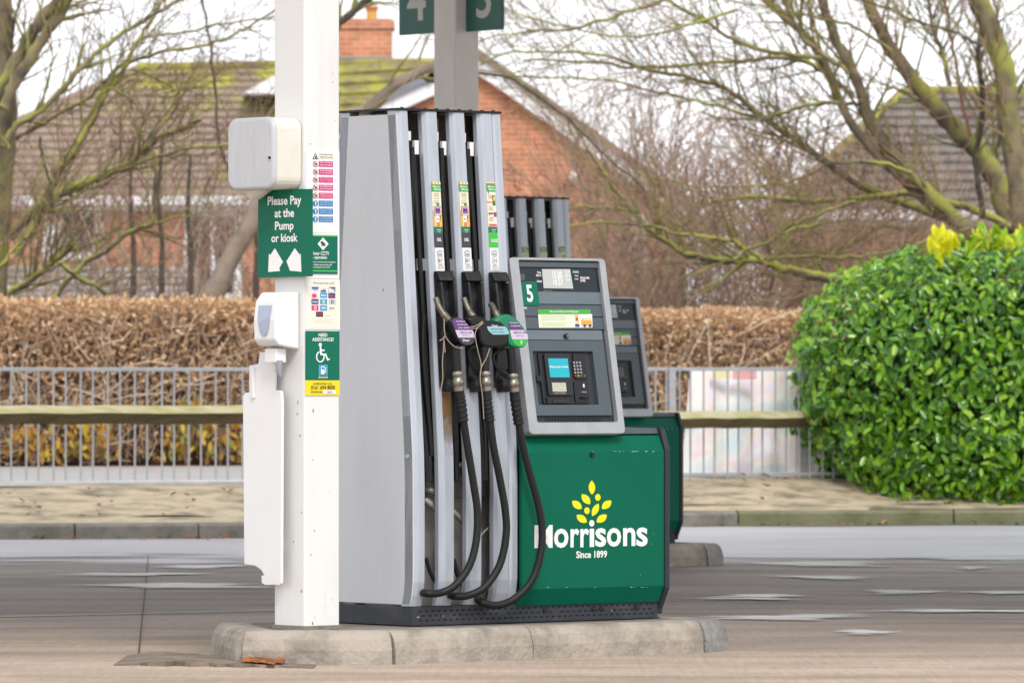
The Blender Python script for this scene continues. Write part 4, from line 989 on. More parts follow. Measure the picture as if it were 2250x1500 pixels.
nozzle('left black diesel nozzle with purple and grey label disc and pale string', Vector((.15, -.11, .4)),
       [(958, 655, .035), (964, 672, .05), (975, 690, .07), (986, 703, .085)], d1, BLACKP,
       [(l1, [(690, 725, PUR), (725, 741.5, LIL), (741.5, 770, DGR)])],
       [(1004, 815, .085), (1008, 858, .085)], [(1008, 858, .085), (1013, 885, .085), (1018, 926, .085)],
       [(1018, 922, .085), (1028, 985, .085), (1040, 1060, .085), (1049, 1125, .088), (1046, 1190, .09), (1030, 1245, .085), (1000, 1285, .07), (970, 1301, .045), (940, 1303, .03), (925, 1300, -.03)],
       dict(grip=[(1000, 760, .08), (1002, 788, .083), (1004, 817, .085)], lever=[(982, 700, .07), (972, 735, .06), (975, 775, .05), (990, 822, .05)],
            text=[('driver please use', (994, 704), (1014, 708), WPRINT), ('the right fuel for', (997, 711), (1020, 715), WPRINT), ('your vehicle', (999, 718), (1024, 722), WPRINT), ('0330 5131 2459', (1003, 728), (1029, 733), PUR), ('call for help', (1008, 735), (1022, 738), PUR), ('Diesel', (1009, 744.5), (1023, 750), WPRINT)],
            rope=[[(976, 700, .09), (976, 720, .095), (978, 738, .095)], [(978, 738, .095), (972, 745, .095), (966, 748, .095)], [(978, 738, .095), (988, 752, .1), (1002, 763, .105), (1018, 765, .105)], [(976, 738, .09), (974, 770, .085), (972, 800, .08), (973, 830, .075), (968, 858, .07)], [(975, 740, .09), (978, 774, .085)]]))
d2 = cr([z4(*p) for p in [(440, 430), (490, 402), (545, 415), (600, 445), (680, 450), (735, 500), (765, 540), (768, 580), (740, 640), (640, 655), (560, 640), (530, 580), (520, 520), (470, 500)]] + [z4(440, 430)], 4)[:-1]
l2 = [z4(*p) for p in [(580, 490), (610, 450), (690, 455), (740, 510), (757, 545), (735, 553), (625, 553), (590, 520)]]
nozzle('middle black diesel nozzle tied with string, pale blue label on top', Vector((.30, -.11, .4)),
       [(1019, 655, .035), (1026, 672, .05), (1034, 688, .07), (1042, 700, .085)], d2, BLACKP,
       [(l2, [(690, 717, BLACKP), (717, 740, ink(150, 200, 210))])],
       [(1066, 815, .085), (1069, 858, .085)], [(1068, 858, .085), (1071, 890, .085), (1076, 926, .085)],
       [(1076, 922, .085), (1085, 985, .085), (1098, 1050, .085), (1110, 1120, .088), (1112, 1175, .09), (1098, 1240, .085), (1066, 1288, .07), (1030, 1307, .045), (1000, 1309, .03), (985, 1305, -.03)],
       dict(grip=[(1063, 760, .08), (1065, 788, .083), (1066, 817, .085)], lever=[(1048, 760, .06), (1030, 770, .05), (1036, 800, .05), (1052, 822, .05)],
            text=[('Diesel', (1073, 713), (1085, 718), WPRINT), ('check fuel type', (1070, 721), (1098, 725), ink(40, 60, 70)), ('before filling', (1073, 728), (1100, 731), ink(40, 60, 70))],
            rope=[[(1033, 718, .11), (1045, 716, .115), (1060, 706, .118)], [(1034, 722, .11), (1048, 720, .115), (1062, 709, .118)], [(1060, 708, .115), (1048, 722, .118), (1044, 738, .115), (1050, 770, .11), (1057, 800, .108), (1055, 828, .108)], [(1076, 765, .105), (1068, 788, .11), (1058, 806, .11), (1055, 830, .108), (1060, 870, .108), (1063, 920, .105)]]))
d3 = cr([z4(*p) for p in [(645, 445), (690, 405), (760, 395), (810, 425), (860, 480), (905, 545), (910, 600), (880, 650), (820, 658), (770, 640), (750, 590), (745, 520), (700, 470)]] + [z4(645, 445)], 4)[:-1]
l3 = cr([z4(*p) for p in [(745, 460), (800, 450), (850, 500), (895, 548), (900, 600), (870, 640), (825, 645), (785, 610), (765, 540)]] + [z4(745, 460)], 4)[:-1]
GRN = mat('green nozzle plastic', (.004, .19, .085), .3)
nozzle('right green unleaded nozzle with purple white and green label disc', Vector((.46, -.11, .4)),
       [(1078, 668, .035), (1083, 674, .05), (1088, 686, .07), (1096, 700, .085)], d3, GRN,
       [(l3, [(690, 725, PUR), (725, 745, LIL), (745, 770, ink(50, 185, 70))])],
       [(1126, 820, .085), (1130, 860, .085)], [(1130, 860, .085), (1134, 893, .085), (1140, 932, .085)],
       [(1140, 930, .085), (1150, 985, .085), (1164, 1040, .085), (1182, 1105, .088), (1191, 1160, .09), (1188, 1215, .09), (1168, 1275, .08), (1130, 1315, .06), (1090, 1329, .04), (1058, 1322, .02), (1046, 1312, -.03)],
       dict(grip=[(1122, 763, .08), (1125, 792, .083), (1127, 822, .085)], lever=[(1108, 765, .06), (1085, 780, .05), (1090, 805, .05), (1110, 825, .05)],
            text=[('driver please use', (1112, 707), (1130, 711), WPRINT), ('the right fuel for', (1115, 714), (1136, 718), WPRINT), ('0330 5131 2459', (1121, 728), (1149, 733), PUR), ('call for help', (1126, 736), (1142, 739), PUR), ('E', (1136, 748), (1140, 755), WPRINT)]))

# second pump further back: a copy without nozzles
pump2 = copy_tree(pump); pump2.location = P0 + OFF
tag(pump2, 'second pump of the same make standing behind, mostly hidden by pump 5', 'fuel pump')
# second post and its number flags
C2 = Vector(((1000 - 1125) * 38.6 / FPX, 38.6, .14))
POST2 = mat('grey white post paint', (.78, .755, .72), .5, var=.10, scale=4)
p2, C2M = post(C2, .196, .215, 5.1, POST2, 'canopy_post', 'greyer post rising behind the near pump between number plates 4 and 5')
FG = mat('dark green flag', (.02, .13, .10), .45)
for (nm, s, base, dirn) in (('4', '4', C2 + U * .098 + V * .215, 1), ('5', '5', C2 + U * .098, -1)):
    Fg = frame(base, -V, Z, -U)
    t = thing('number_flag', {'4': 'dark green flag plate with a pale four, behind the left edge of the greyer post', '5': 'dark green flag plate with a pale five, jutting out in front of the greyer post'}[nm], 'sign', C2M)
    x0, x1 = (-.37, -.003) if dirn > 0 else (.003, .36); zb = HC - .14 + (HOR - 67) * 38.6 / FPX
    if dirn > 0: x0 = pix(Fg, 880, 60)[0]
    else: x1 = pix(Fg, 1105, 60)[0]; zb = HC - .14 + (HOR - 63) * 38.3 / FPX
    m_ = MB(C2M); m_.box(Fg, x0, x1, zb, zb + .42, -.012, .012, FG); m_.build('plate', t, bev=.002)
    m_ = MB(C2M)
    if dirn > 0: a, b = pix(Fg, 898, 48), pix(Fg, 939, -45)
    else: a, b = pix(Fg, 1050, 42), pix(Fg, 1083, -52)
    m_.text(Fg, s, a, b, .0135, ink(215, 215, 210), .02, True); m_.build('numeral', t)

# ---------------------------------------------------------------- diamond trip rail
WOODM = mat('lit mossy timber top', (.42, .38, .24), .9, col2=(.25, .25, .07), scale=5, stretch=(.6, 3, 3), bump=.5, bscale=25, thr=(.4, .7))  # light on the rail's upper faces painted pale, with a moss tint
WOOD = mat('weathered timber', (.13, .105, .06), .9, spec=.2, col2=(.075, .065, .03), scale=4, stretch=(.6, 3, 3), bump=.5, bscale=25, thr=(.4, .7))  # darkened base puts the shade of the rail's lower faces into the colour
def trip(name, label, x0, x1, off, h, posts, s):
    t = thing(name, label, 'rail', Matrix.Translation((x0, py_(x0) + off, .3)))
    M = t.matrix_world.copy()
    m_ = MB(M); n = 14; rings = []; rq = random.Random(int(x0 * 10))
    for i in range(n + 1):
        x = x0 + (x1 - x0) * i / n; p = Vector((x, py_(x0) + (py_(x1) - py_(x0)) * i / n + off, h + rq.uniform(-.004, .004)))
        rings.append([p + Vector((0, -s, .012)), p + Vector((0, 0, s)), p + Vector((0, s, 0)), p + Vector((0, 0, -s))])
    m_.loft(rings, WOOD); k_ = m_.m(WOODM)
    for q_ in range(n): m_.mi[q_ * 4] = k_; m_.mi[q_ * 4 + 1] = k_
    m_.build('rail', t, bev=.006)
    for x in posts:
        m_ = MB(M); y = py_(x0) + (py_(x1) - py_(x0)) * (x - x0) / (x1 - x0) + off + .03
        m_.box(I4, x - .05, x + .05, y - .03, y + .08, .15, h - .02, WOOD); m_.build('post', t, bev=.006)
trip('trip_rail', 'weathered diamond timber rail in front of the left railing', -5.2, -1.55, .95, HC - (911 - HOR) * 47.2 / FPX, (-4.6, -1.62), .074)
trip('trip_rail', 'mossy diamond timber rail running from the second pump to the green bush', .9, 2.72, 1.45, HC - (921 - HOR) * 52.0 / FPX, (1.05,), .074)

# ---------------------------------------------------------------- galvanised railings
GALV = mat('galvanised steel', (.42, .43, .45), .45, .5, var=.25, scale=10)
def railing(label, x0, x1, off, sp, posts):
    y0, y1 = py_(x0) + off, py_(x1) + off; org = Vector((x0, y0, .36)); M = Matrix.Translation(org)
    t = thing('railing', label, 'railing', M); ln = Vector((x1 - x0, y1 - y0, 0)); d = ln.normalized(); L_ = ln.length
    F = frame(org, d, Vector((-d.y, d.x, 0)), Z); ht = HC + (HOR - 807) * (y0 + y1) / 2 / FPX - .36
    m_ = MB(M); m_.box(F, 0, L_, -.006, .006, ht - .03, ht, GALV); m_.build('top_rail', t, bev=.002)
    m_ = MB(M); m_.box(F, 0, L_, -.006, .006, .03, .055, GALV); m_.build('bottom_rail', t, bev=.002)
    bar = None; k = 0; s = sp * .5
    while s < L_:
        if bar is None:
            m_ = MB(); m_.tube([(0, 0, .0), (0, 0, ht - .03)], .0082, GALV, 8, I4); bar = m_.build('bar', t); b_ = bar
        else:
            b_ = bar.copy(); COL.objects.link(b_); b_.parent = t
        b_.location = d * s + Vector((0, 0, .0)); s += sp * (1.1 if k % 2 else .9); k += 1
    for q in posts:
        m_ = MB(M); m_.box(F, q - .03, q + .03, -.02, .02, -.1, ht, GALV); m_.build('post', t, bev=.003)
railing('grey steel railing left of the white post in front of the brown hedge', -4.25, -1.35, 1.78, .1085, (.05, 2.85))
railing('grey steel railing between the second pump and the green bush', .95, 4.0, 1.75, .1085, (.42, 2.2))

# faded banner tied behind the right railing
def pastel():
    m = bpy.data.materials.new('sun bleached banner print'); m.use_nodes = True; t = m.node_tree; n = t.nodes; b = n['Principled BSDF']
    c = n.new('ShaderNodeTexCoord'); z1 = n.new('ShaderNodeTexNoise'); z1.inputs['Scale'].default_value = 3.2; z1.inputs['Detail'].default_value = 3
    t.links.new(c.outputs['Object'], z1.inputs['Vector']); r_ = n.new('ShaderNodeValToRGB'); e = r_.color_ramp.elements
    e[0].position = .3; e[0].color = (*lin((200, 226, 230)), 1); e[1].position = .7; e[1].color = (*lin((236, 232, 236)), 1)
    for p, q in ((.42, (222, 228, 232)), (.5, (236, 236, 232)), (.56, (240, 222, 218)), (.63, (226, 222, 236))):
        k = e.new(p); k.color = (*lin(q), 1)
    t.links.new(z1.outputs[0], r_.inputs[0]); t.links.new(r_.outputs[0], b.inputs['Base Color']); b.inputs['Roughness'].default_value = .6
    return m
BAN = pastel()
xa, xb = (1510 - 1125) * 52.4 / FPX, (1850 - 1125) * 52.4 / FPX
bt_ = thing('faded_banner', 'sun bleached pastel banner tied along the railing beside the bush', 'banner', Matrix.Translation((xa, py_(xa) + 1.82, .37)))
m_ = MB(bt_.matrix_world); vs = []; N = 30
yb0, yb1 = py_(xa) + 1.80, py_(xb) + 1.80
for j in range(2):
    for i in range(N + 1):
        t = i / N; lean = .02 if j else -.06 * (1 - t) ** 4
        vs.append((xa + (xb - xa) * t + (lean if i == 0 else 0), yb0 + (yb1 - yb0) * t + .025 * math.sin(i * 1.1) * (1 - j * .6), .375 if j == 0 else HC + (HOR - 811) * 52.3 / FPX))
m_.add(vs, [(i, i + 1, N + 2 + i, N + 1 + i) for i in range(N)], BAN)
ob = m_.build('sheet', bt_); sol = ob.modifiers.new('thickness', 'SOLIDIFY'); sol.thickness = .002
m_ = MB(bt_.matrix_world)
Fb = frame(Vector((0, yb0 - .045, 0)), Vector((1, 0, 0)), Z, Vector((0, -1, 0)))
for p0, p1, c in (((1565, 812), (1605, 831), (238, 226, 176)), ((1610, 812), (1662, 833), (236, 170, 172))): m_.rect(Fb, p0, p1, 0, ink(*c))
m_.build('colour_block', bt_)

# ---------------------------------------------------------------- foliage helpers
def leafmesh(mb_, p, nrm, up, ln, wd, mt, fold=.25):
    nrm = nrm.normalized(); t = (up - nrm * up.dot(nrm))
    t = t.normalized() if t.length > 1e-5 else nrm.orthogonal().normalized()
    s = t.cross(nrm); f = nrm * wd * fold
    v = [p, p + t * ln * .35 + s * wd * .42 + f, p + t * ln * .75 + s * wd * .40 + f * .8, p + t * ln, p + t * ln * .75 - s * wd * .40 + f * .8, p + t * ln * .35 - s * wd * .42 + f, p + t * ln * .55]
    b = len(mb_.v); mb_.v += v; i = mb_.m(mt)
    fs = [(b, b + 1, b + 2, b + 6), (b + 6, b + 2, b + 3), (b, b + 6, b + 4, b + 5), (b + 6, b + 3, b + 4)]
    mb_.f += fs; mb_.mi += [i] * 4; mb_.sm += [True] * 4
def rv(g): 
    while True:
        v = Vector((g.uniform(-1, 1), g.uniform(-1, 1), g.uniform(-1, 1)))
        if .05 < v.length < 1: return v.normalized()

# ---------------------------------------------------------------- the evergreen bush
LG_ = [mat('laurel leaf %d' % i, c, .2, spec=.7, transl=.28) for i, c in enumerate([(.095, .25, .008), (.17, .37, .012), (.04, .13, .010), (.28, .47, .02)])]
YLG = [mat('young laurel leaf', (.66, .64, .02), .35, transl=.3), mat('lime laurel leaf', (.25, .42, .02), .35, transl=.3)]
BARKD = mat('shrub stem', (.06, .045, .03), .9)
bc = Vector((3.95, 52.45, 1.13)); br = (1.57, 1.12, 1.22)
bush = thing('evergreen_bush', 'dense glossy green laurel bush with yellow shoots on top, right edge', 'bush', Matrix.Translation((bc.x, bc.y, .13)))
g = random.Random(21); m_ = MB(); C_ = Vector((bc.x, bc.y, .13))
def surf(d):
    """boxy rounded outline with lumps"""
    e = 2.5; k = (abs(d.x) ** e + abs(d.y) ** e + abs(d.z) ** e) ** (-1 / e)
    l = 1 + .10 * mnoise.noise(d * 2.3 + Vector((3, 1, 7))) + .075 * mnoise.noise(d * 6.5) + .05 * mnoise.noise(d * 14)
    if d.z < -.3: l *= 1 - .10 * (-d.z - .3)
    return Vector((d.x * br[0], d.y * br[1], d.z * br[2])) * k * l
# slightly lower left shoulder, as in the photo
def shoulder(p):
    if p.z < 0: p.y -= .62 * min(1, -p.z / br[2]) ** 1.5; p.z *= 1.02; p.x *= 1 - .12 * min(1, -p.z / br[2]) ** 1.4
    if p.z > 0 and p.x < 0: p.z *= 1 - .12 * min(1, -p.x / br[0]) ** 1.5
    return p
for i in range(24000):
    d = rv(g)
    if d.y > .45: continue
    depth = g.random() ** 1.5 * .36; p = shoulder(surf(d) * (1 - depth)) + bc
    if p.z < .13: p.z = .12 + .08 * g.random()
    nrm = (d + rv(g) * .75 + Vector((0, -.15, .25))); up = (Vector((0, 0, .8)) + d * .6 + rv(g) * .8)
    s = g.uniform(.06, .115)
    mt = g.choices(LG_, [4, 3, 3, 1.3])[0]
    if d.z > .5 and g.random() < .10 and depth < .05: mt = YLG[1]
    if d.x < -.75 and g.random() < .12 and depth < .04: mt = YLG[1]
    leafmesh(m_, p - C_, nrm, up, s, s * .52, mt)
for (px, py) in [(2058, 545), (2065, 560), (2080, 556), (2095, 562), (2050, 575), (2160, 530), (2172, 548), (2205, 535), (2215, 560), (2190, 560), (2140, 560), (2230, 555), (2248, 545), (2212, 600), (2062, 590), (2085, 585), (2130, 572)]:
    q = at(px, py - 14, 52.0 + g.uniform(-.15, .2))
    for k in range(7):
        h = g.uniform(-.07, .05); leafmesh(m_, q + Vector((g.uniform(-.035, .035), g.uniform(-.04, .04), h)) - C_, rv(g) + Vector((0, -.8, .2)), Vector((g.uniform(-.5, .5), 0, 1)), g.uniform(.10, .16), .06, YLG[0] if px < 2120 or k % 2 else YLG[1])
m_.build('foliage', bush)
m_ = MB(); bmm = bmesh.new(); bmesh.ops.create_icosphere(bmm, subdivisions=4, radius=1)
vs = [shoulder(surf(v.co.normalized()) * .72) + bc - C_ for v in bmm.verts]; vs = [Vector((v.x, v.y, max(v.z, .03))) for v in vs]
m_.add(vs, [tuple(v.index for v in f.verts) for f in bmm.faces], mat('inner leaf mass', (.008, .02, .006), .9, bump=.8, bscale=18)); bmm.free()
for k in range(14): m_.tube([(g.uniform(-.9, .9), g.uniform(-1.0, -.2), 0), (g.uniform(-1, 1), g.uniform(-1.0, -.2), .5)], .014, BARKD, 6)
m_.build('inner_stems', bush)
SOIL = mat('leaf litter soil', (.16, .105, .065), .95, var=.6, scale=8, bump=.6)
m_ = MB(); m_.add([(2.95, py_(2.95) + .14, .08), (9, py_(9) + .14, .09), (9, py_(9) + .5, .11), (9, py_(9) + 1.6, .33), (3.3, py_(3.3) + 1.4, .3), (3.0, py_(3.0) + .6, .13)], [(0, 1, 2, 5), (5, 2, 3, 4)], SOIL)
for v in m_.v: v.z += .045
tag(m_.build('soil_bed'), kind='structure')
# fallen leaves along the kerbs
g2 = random.Random(9); m_ = MB(); FL_ = [mat('fallen leaf %d' % i, c, .8) for i, c in enumerate([(.25, .09, .03), (.30, .17, .06), (.14, .07, .04)])]
for k in range(260):
    x = g2.uniform(-4.5, 5.5); zz = g2.choice([(-g2.random() ** 2 * .5, .012), (.2 + g2.random() * 1.2, None)])
    h = zz[1] if zz[1] else .14 + max(0, zz[0] - .2) * .19 + .03
    leafmesh(m_, Vector((x, py_(x) + zz[0], h)), Vector((g2.uniform(-.6, .6), g2.uniform(-.6, .2), 1)), rv(g2), g2.uniform(.04, .07), .04, g2.choice(FL_))
tag(m_.build('fallen_leaves'), kind='stuff')

# ---------------------------------------------------------------- beech hedge behind the footpath
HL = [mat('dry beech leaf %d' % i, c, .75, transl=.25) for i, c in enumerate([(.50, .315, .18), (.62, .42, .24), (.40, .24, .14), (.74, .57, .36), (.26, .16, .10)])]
HT = [mat('hedge twig', (.42, .29, .20), .9), mat('dark hedge twig', (.20, .13, .09), .9), mat('bleached twig', (.62, .50, .37), .9)]
g = random.Random(31)
hx0, hx1 = -8.0, 9.0
def hy_(x): return 57.4 + .35 * (x + 5)
def htop(x): return HC + (HOR - (662 if x < -1 else 686)) * hy_(x) / FPX + .05 * mnoise.noise(Vector((x * 1.7, 0, 0)))
hedge = thing('beech_hedge', 'long clipped beech hedge in dry orange brown leaf behind the railings', 'hedge', Matrix.Translation((0, 57, .38)))
O = Vector((0, 57, .38)); m_ = MB()
for i in range(52000):
    x = g.uniform(hx0, hx1)
    if -1.6 < x < .9 and g.random() < .75: continue
    t = htop(x); face = g.random()
    if face < .72: z = .42 + (t - .42) * g.random() ** .75; y = hy_(x) + g.random() ** 2 * .45 + .08 * mnoise.noise(Vector((x * 2, z * 2, 5)))
    else: z = t - g.random() ** 2 * .14 + .04 * g.random() ** 4; y = hy_(x) + g.random() * .9
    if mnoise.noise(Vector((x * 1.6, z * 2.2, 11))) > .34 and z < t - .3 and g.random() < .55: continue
    hi = (z - .4) / (t - .4); mt = g.choices(HL, [4, 2 + 2 * hi, 3, .6 + 1.6 * hi, 2.2 - 1.6 * hi])[0]  # paler leaves towards the top paint in the hedge's highlights
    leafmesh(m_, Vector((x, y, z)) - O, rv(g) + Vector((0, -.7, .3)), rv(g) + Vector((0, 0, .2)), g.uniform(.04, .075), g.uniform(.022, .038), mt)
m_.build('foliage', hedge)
m_ = MB()
for i in range(7000):
    x = g.uniform(hx0, hx1)
    if -1.6 < x < .9: continue
    z = g.uniform(.4, htop(x) - .2); y = hy_(x) + g.uniform(-.02, .4); d = Vector((g.uniform(-.6, .6), g.uniform(-.35, .25), 1)).normalized() if g.random() < .7 else Vector((g.choice([-1, 1]), g.uniform(-.3, .1), g.uniform(0, .7))).normalized()
    ln = g.uniform(.2, .7); a = Vector((x, y, z)); b = a + d * ln; mid = (a + b) / 2 + rv(g) * .06
    if b.z > htop(x) + .02: continue
    r_ = g.uniform(.004, .011); m_.tube([a - O, mid - O, b - O], [r_, r_ * .85, r_ * .6], g.choices(HT, [4, 2.5, 2])[0], 4, cap=False)
for i in range(70):
    x = g.uniform(hx0, hx1); y = hy_(x) + .3; r_ = g.uniform(.02, .035)
    m_.tube([Vector((x, y, .36)) - O, Vector((x + g.uniform(-.1, .1), y, 1.0)) - O, Vector((x + g.uniform(-.25, .25), y, 1.7)) - O], [r_, r_ * .8, r_ * .5], HT[1], 6)
m_.build('twigs', hedge)
m_ = MB(); N = 40; vs = []
for (dy_, tz) in ((.55, 0), (.55, 1), (1.0, 1), (1.0, 0)):
    vs += [(hx0 + (hx1 - hx0) * i / N, hy_(hx0 + (hx1 - hx0) * i / N) + dy_ - O.y, ((htop(hx0 + (hx1 - hx0) * i / N) - .16) if tz else .38) - O.z) for i in range(N + 1)]
m_.add(vs, [(j * (N + 1) + i, j * (N + 1) + i + 1, (j + 1) * (N + 1) + i + 1, (j + 1) * (N + 1) + i) for j in range(3) for i in range(N)], mat('inner dead leaf mass', (.10, .06, .038), .95, col2=(.20, .12, .07), scale=9, bump=1., bscale=16)); m_.build('inner_mass', hedge)
# weeds at its foot
WY = [mat('yellow weed leaf', (.55, .40, .06), .7, transl=.3), mat('green weed leaf', (.30, .28, .05), .7, transl=.3), mat('orange weed leaf', (.42, .22, .03), .7, transl=.3)]
for (px, hgt, n, lb) in [(60, .30, 50, 'low orange and yellow weed left of the others at the hedge foot'), (185, .36, 70, 'yellow leafed weed under the middle of the left railing'), (395, .55, 90, 'taller green and yellow weed at the hedge foot near the white post'), (470, .45, 60, 'orange yellow weed nearest the white post at the hedge foot')]:
    x = (px - 1125) * 56.8 / FPX; b0 = Vector((x, hy_(x) - .15, .39)); m_ = MB()
    t = thing('weed', lb, 'weed', Matrix.Translation(b0), 'weeds at the hedge foot')
    for k in range(n):
        h = hgt * g.random() ** .8; leafmesh(m_, Vector((g.uniform(-.28, .28) * (1 - h), g.uniform(-.1, .1), h)), rv(g) + Vector((0, -1, .3)), Vector((g.uniform(-.8, .8), 0, 1)), g.uniform(.07, .13), .05, g.choices(WY, [2, .7, 5] if px != 395 else [2, 3, 2])[0])
    m_.build('leaves', t); m_ = MB()
    for k in range(7): m_.tube([(0, 0, 0), (g.uniform(-.15, .15), 0, hgt * .8)], .006, HT[1], 5)
    m_.build('stems', t)

# ---------------------------------------------------------------- houses
def brickm():
    m = bpy.data.materials.new('orange brick'); m.use_nodes = True; t = m.node_tree; n = t.nodes; b = n['Principled BSDF']
    c = n.new('ShaderNodeTexCoord'); mp_ = n.new('ShaderNodeMapping'); mp_.inputs['Rotation'].default_value = (R(90), 0, 0)
    bt = n.new('ShaderNodeTexBrick'); bt.inputs['Scale'].default_value = 1; bt.inputs['Brick Width'].default_value = .23; bt.inputs['Row Height'].default_value = .078; bt.inputs['Mortar Size'].default_value = .010
    bt.inputs['Color1'].default_value = (.62, .25, .125, 1); bt.inputs['Color2'].default_value = (.47, .17, .09, 1); bt.inputs['Mortar'].default_value = (.50, .36, .26, 1)
    t.links.new(c.outputs['Object'], mp_.inputs[0]); t.links.new(mp_.outputs[0], bt.inputs['Vector'])
    nz = n.new('ShaderNodeTexNoise'); nz.inputs['Scale'].default_value = 2.2; nz.inputs['Detail'].default_value = 5; t.links.new(c.outputs['Object'], nz.inputs['Vector'])
    k = n.new('ShaderNodeMix'); k.data_type = 'RGBA'; k.blend_type = 'MULTIPLY'; k.inputs[0].default_value = .6
    r_ = n.new('ShaderNodeValToRGB'); r_.color_ramp.elements[0].color = (.6, .55, .5, 1); r_.color_ramp.elements[1].color = (1.25, 1.15, 1.1, 1); r_.color_ramp.elements[0].position = .3; r_.color_ramp.elements[1].position = .7
    t.links.new(nz.outputs[0], r_.inputs[0]); t.links.new(bt.outputs[0], k.inputs[6]); t.links.new(r_.outputs[0], k.inputs[7]); t.links.new(k.outputs[2], b.inputs['Base Color'])
    b.inputs['Roughness'].default_value = .9; return m
BRICK = brickm()
TILE = mat('brown roof tile', (.25, .185, .145), .9, col2=(.25, .235, .07), scale=1.5, thr=(.52, .68), bump=.4, bscale=10)
TILEM = mat('mossy roof tile', (.22, .165, .12), .9, col2=(.33, .33, .05), scale=1.8, thr=(.44, .60), bump=.6, bscale=12)
TILEG = mat('grey lilac roof tile', (.38, .345, .345), .85, col2=(.20, .18, .175), scale=4, bump=.4, bscale=10)
MOSS = mat('bright roof moss', (.30, .30, .05), .95, col2=(.18, .135, .075), scale=3.2, thr=(.40, .60), bump=1, bscale=9)
FASC = mat('white fascia', (.78, .78, .80), .5); LEAD = mat('lead flashing', (.20, .22, .26), .6)
WGL = mat('window glass', (.03, .035, .045), .08)
def roofplane(mb_, el, er, rr_, rl, mt, course=.30, th=.03, mtop=None, topn=0):
    """tiled slope from eave (left,right) to ridge (right,left) in stepped courses"""
    el, er, rr_, rl = map(Vector, (el, er, rr_, rl)); nrm = (er - el).cross(rl - el).normalized()
    if nrm.z < 0: nrm = -nrm
    n = max(3, int(((rl + rr_) / 2 - (el + er) / 2).length / course))
    for i in range(n):
        a, b = i / n, (i + 1) / n; lift = nrm * th
        p = [el.lerp(rl, a) + lift, er.lerp(rr_, a) + lift, er.lerp(rr_, b), el.lerp(rl, b)]; q = [el.lerp(rl, a), er.lerp(rr_, a)]
        m2 = mtop if (mtop and i >= n - topn) else mt
        mb_.add(p + q, [(0, 1, 2, 3), (4, 5, 1, 0)], m2)
Y1 = 95.0
house = thing('brick_house', 'orange brick house with mossy brown roof, chimney and white edged gable', 'house', Matrix.Translation((-3, Y1, 0)))
HM = house.matrix_world.copy()
m_ = MB(HM)
W_ = lambda px, py, y=Y1: at(px, py, y)
x0, x1 = W_(-260, 0).x, W_(860, 0).x; eh = W_(0, 432).z
m_.box(I4, x0, x1, Y1, Y1 + 7, 0, eh, BRICK)
ga, gr_, gm, gl = W_(1012, 92, Y1 - 1), W_(1520, 448, Y1 - 1), W_(948, 172, Y1 - 1), W_(700, 285, Y1 - 1)
Fg = frame(Vector((0, Y1 - 1, 0)), Vector((1, 0, 0)), Z, Vector((0, -1, 0)))
m_.prism(Fg, [(gl.x + .3, 0), (gr_.x - .1, 0), (gr_.x - .1, gr_.z - .05), (ga.x, ga.z - .12), (gm.x, gm.z - .1), (gl.x + .3, gl.z - .1)], -6, 0, BRICK); m_.build('wall', house)
# main slope and hips
m_ = MB(HM); rz = W_(0, 153).z * 1.0; rY = Y1 + 3.6; rzz = HC + (HOR - 152) * rY / FPX
rl, rr2 = Vector((at(300, 0, rY).x, rY, rzz)), Vector((at(1000, 0, rY).x, rY, HC + (HOR - 140) * rY / FPX)); el, er = Vector((at(-330, 0, Y1 - .3).x, Y1 - .35, eh)), Vector((x1, Y1 - .35, eh))
roofplane(m_, el, er, rr2, rl, TILE, .3, .035, TILEM, 3)
roofplane(m_, el + Vector((0, 8, 0)), el, rl, rl + Vector((0, .1, 0)), TILE)
# mossy valley slope nearer the gable
roofplane(m_, at(560, 330, Y1 + 1.0), at(870, 330, Y1 + 1.0), at(1000, 126, Y1 + 3.4), at(640, 152, Y1 + 3.4), MOSS, .35, .05)
m_.tube([rl + Vector((0, 0, .02)), rr2 + Vector((0, 0, .02))], .08, MOSS, 8); m_.tube([el, rl], .07, TILE, 8)
rf = m_.build('roof', house)
m_ = MB(HM); ex = Vector((0, -.15, 0))
# gable verges: tile edge over white board
for (a, b) in ((ga, gr_), (ga, gm), (gm, gl)):
    d = (b - a).normalized(); up = Vector((-d.z, 0, d.x)); up = up if up.z > 0 else -up
    Fv = frame(a, d, up, d.cross(up)); L_ = (b - a).length
    zs = (.0, .2) if Fv.to_3x3()[1][2] < 0 else (-.2, .0)
    m_.box(Fv, -.05, L_, -.26, -.04, min(zs), max(zs), FASC)
m_.build('verge_board', house)
m_ = MB(HM)
for (a, b) in ((ga, gr_), (ga, gm), (gm, gl)):
    d = (b - a).normalized(); up = Vector((-d.z, 0, d.x)); up = up if up.z > 0 else -up
    Fv = frame(a, d, up, d.cross(up)); s = 1 if Fv.to_3x3()[1][2] < 0 else -1
    m_.box(Fv, -.06, (b - a).length + .1, -.038, .06, -6 if s > 0 else -.28, .28 if s > 0 else 6, TILE if b is gr_ else LEAD)
m_.build('gable_roof', house)
m_ = MB(HM); m_.box(I4, x0 - .4, x1, Y1 - .42, Y1 - .3, eh - .14, eh + .0, FASC); m_.box(I4, x0 - .4, x1, Y1 - .28, Y1 - .003, eh - .22, eh - .10, FASC); m_.build('gutter', house)
m_ = MB(HM); ca, cb_ = at(745, 135, Y1 + 4), at(861, 44, Y1 + 4); m_.box(I4, ca.x - .1, cb_.x, Y1 + 3.7, Y1 + 4.5, ca.z - .6, cb_.z, BRICK); m_.box(I4, ca.x - .14, cb_.x + .04, Y1 + 3.66, Y1 + 4.54, cb_.z - .16, cb_.z - .02, BRICK)
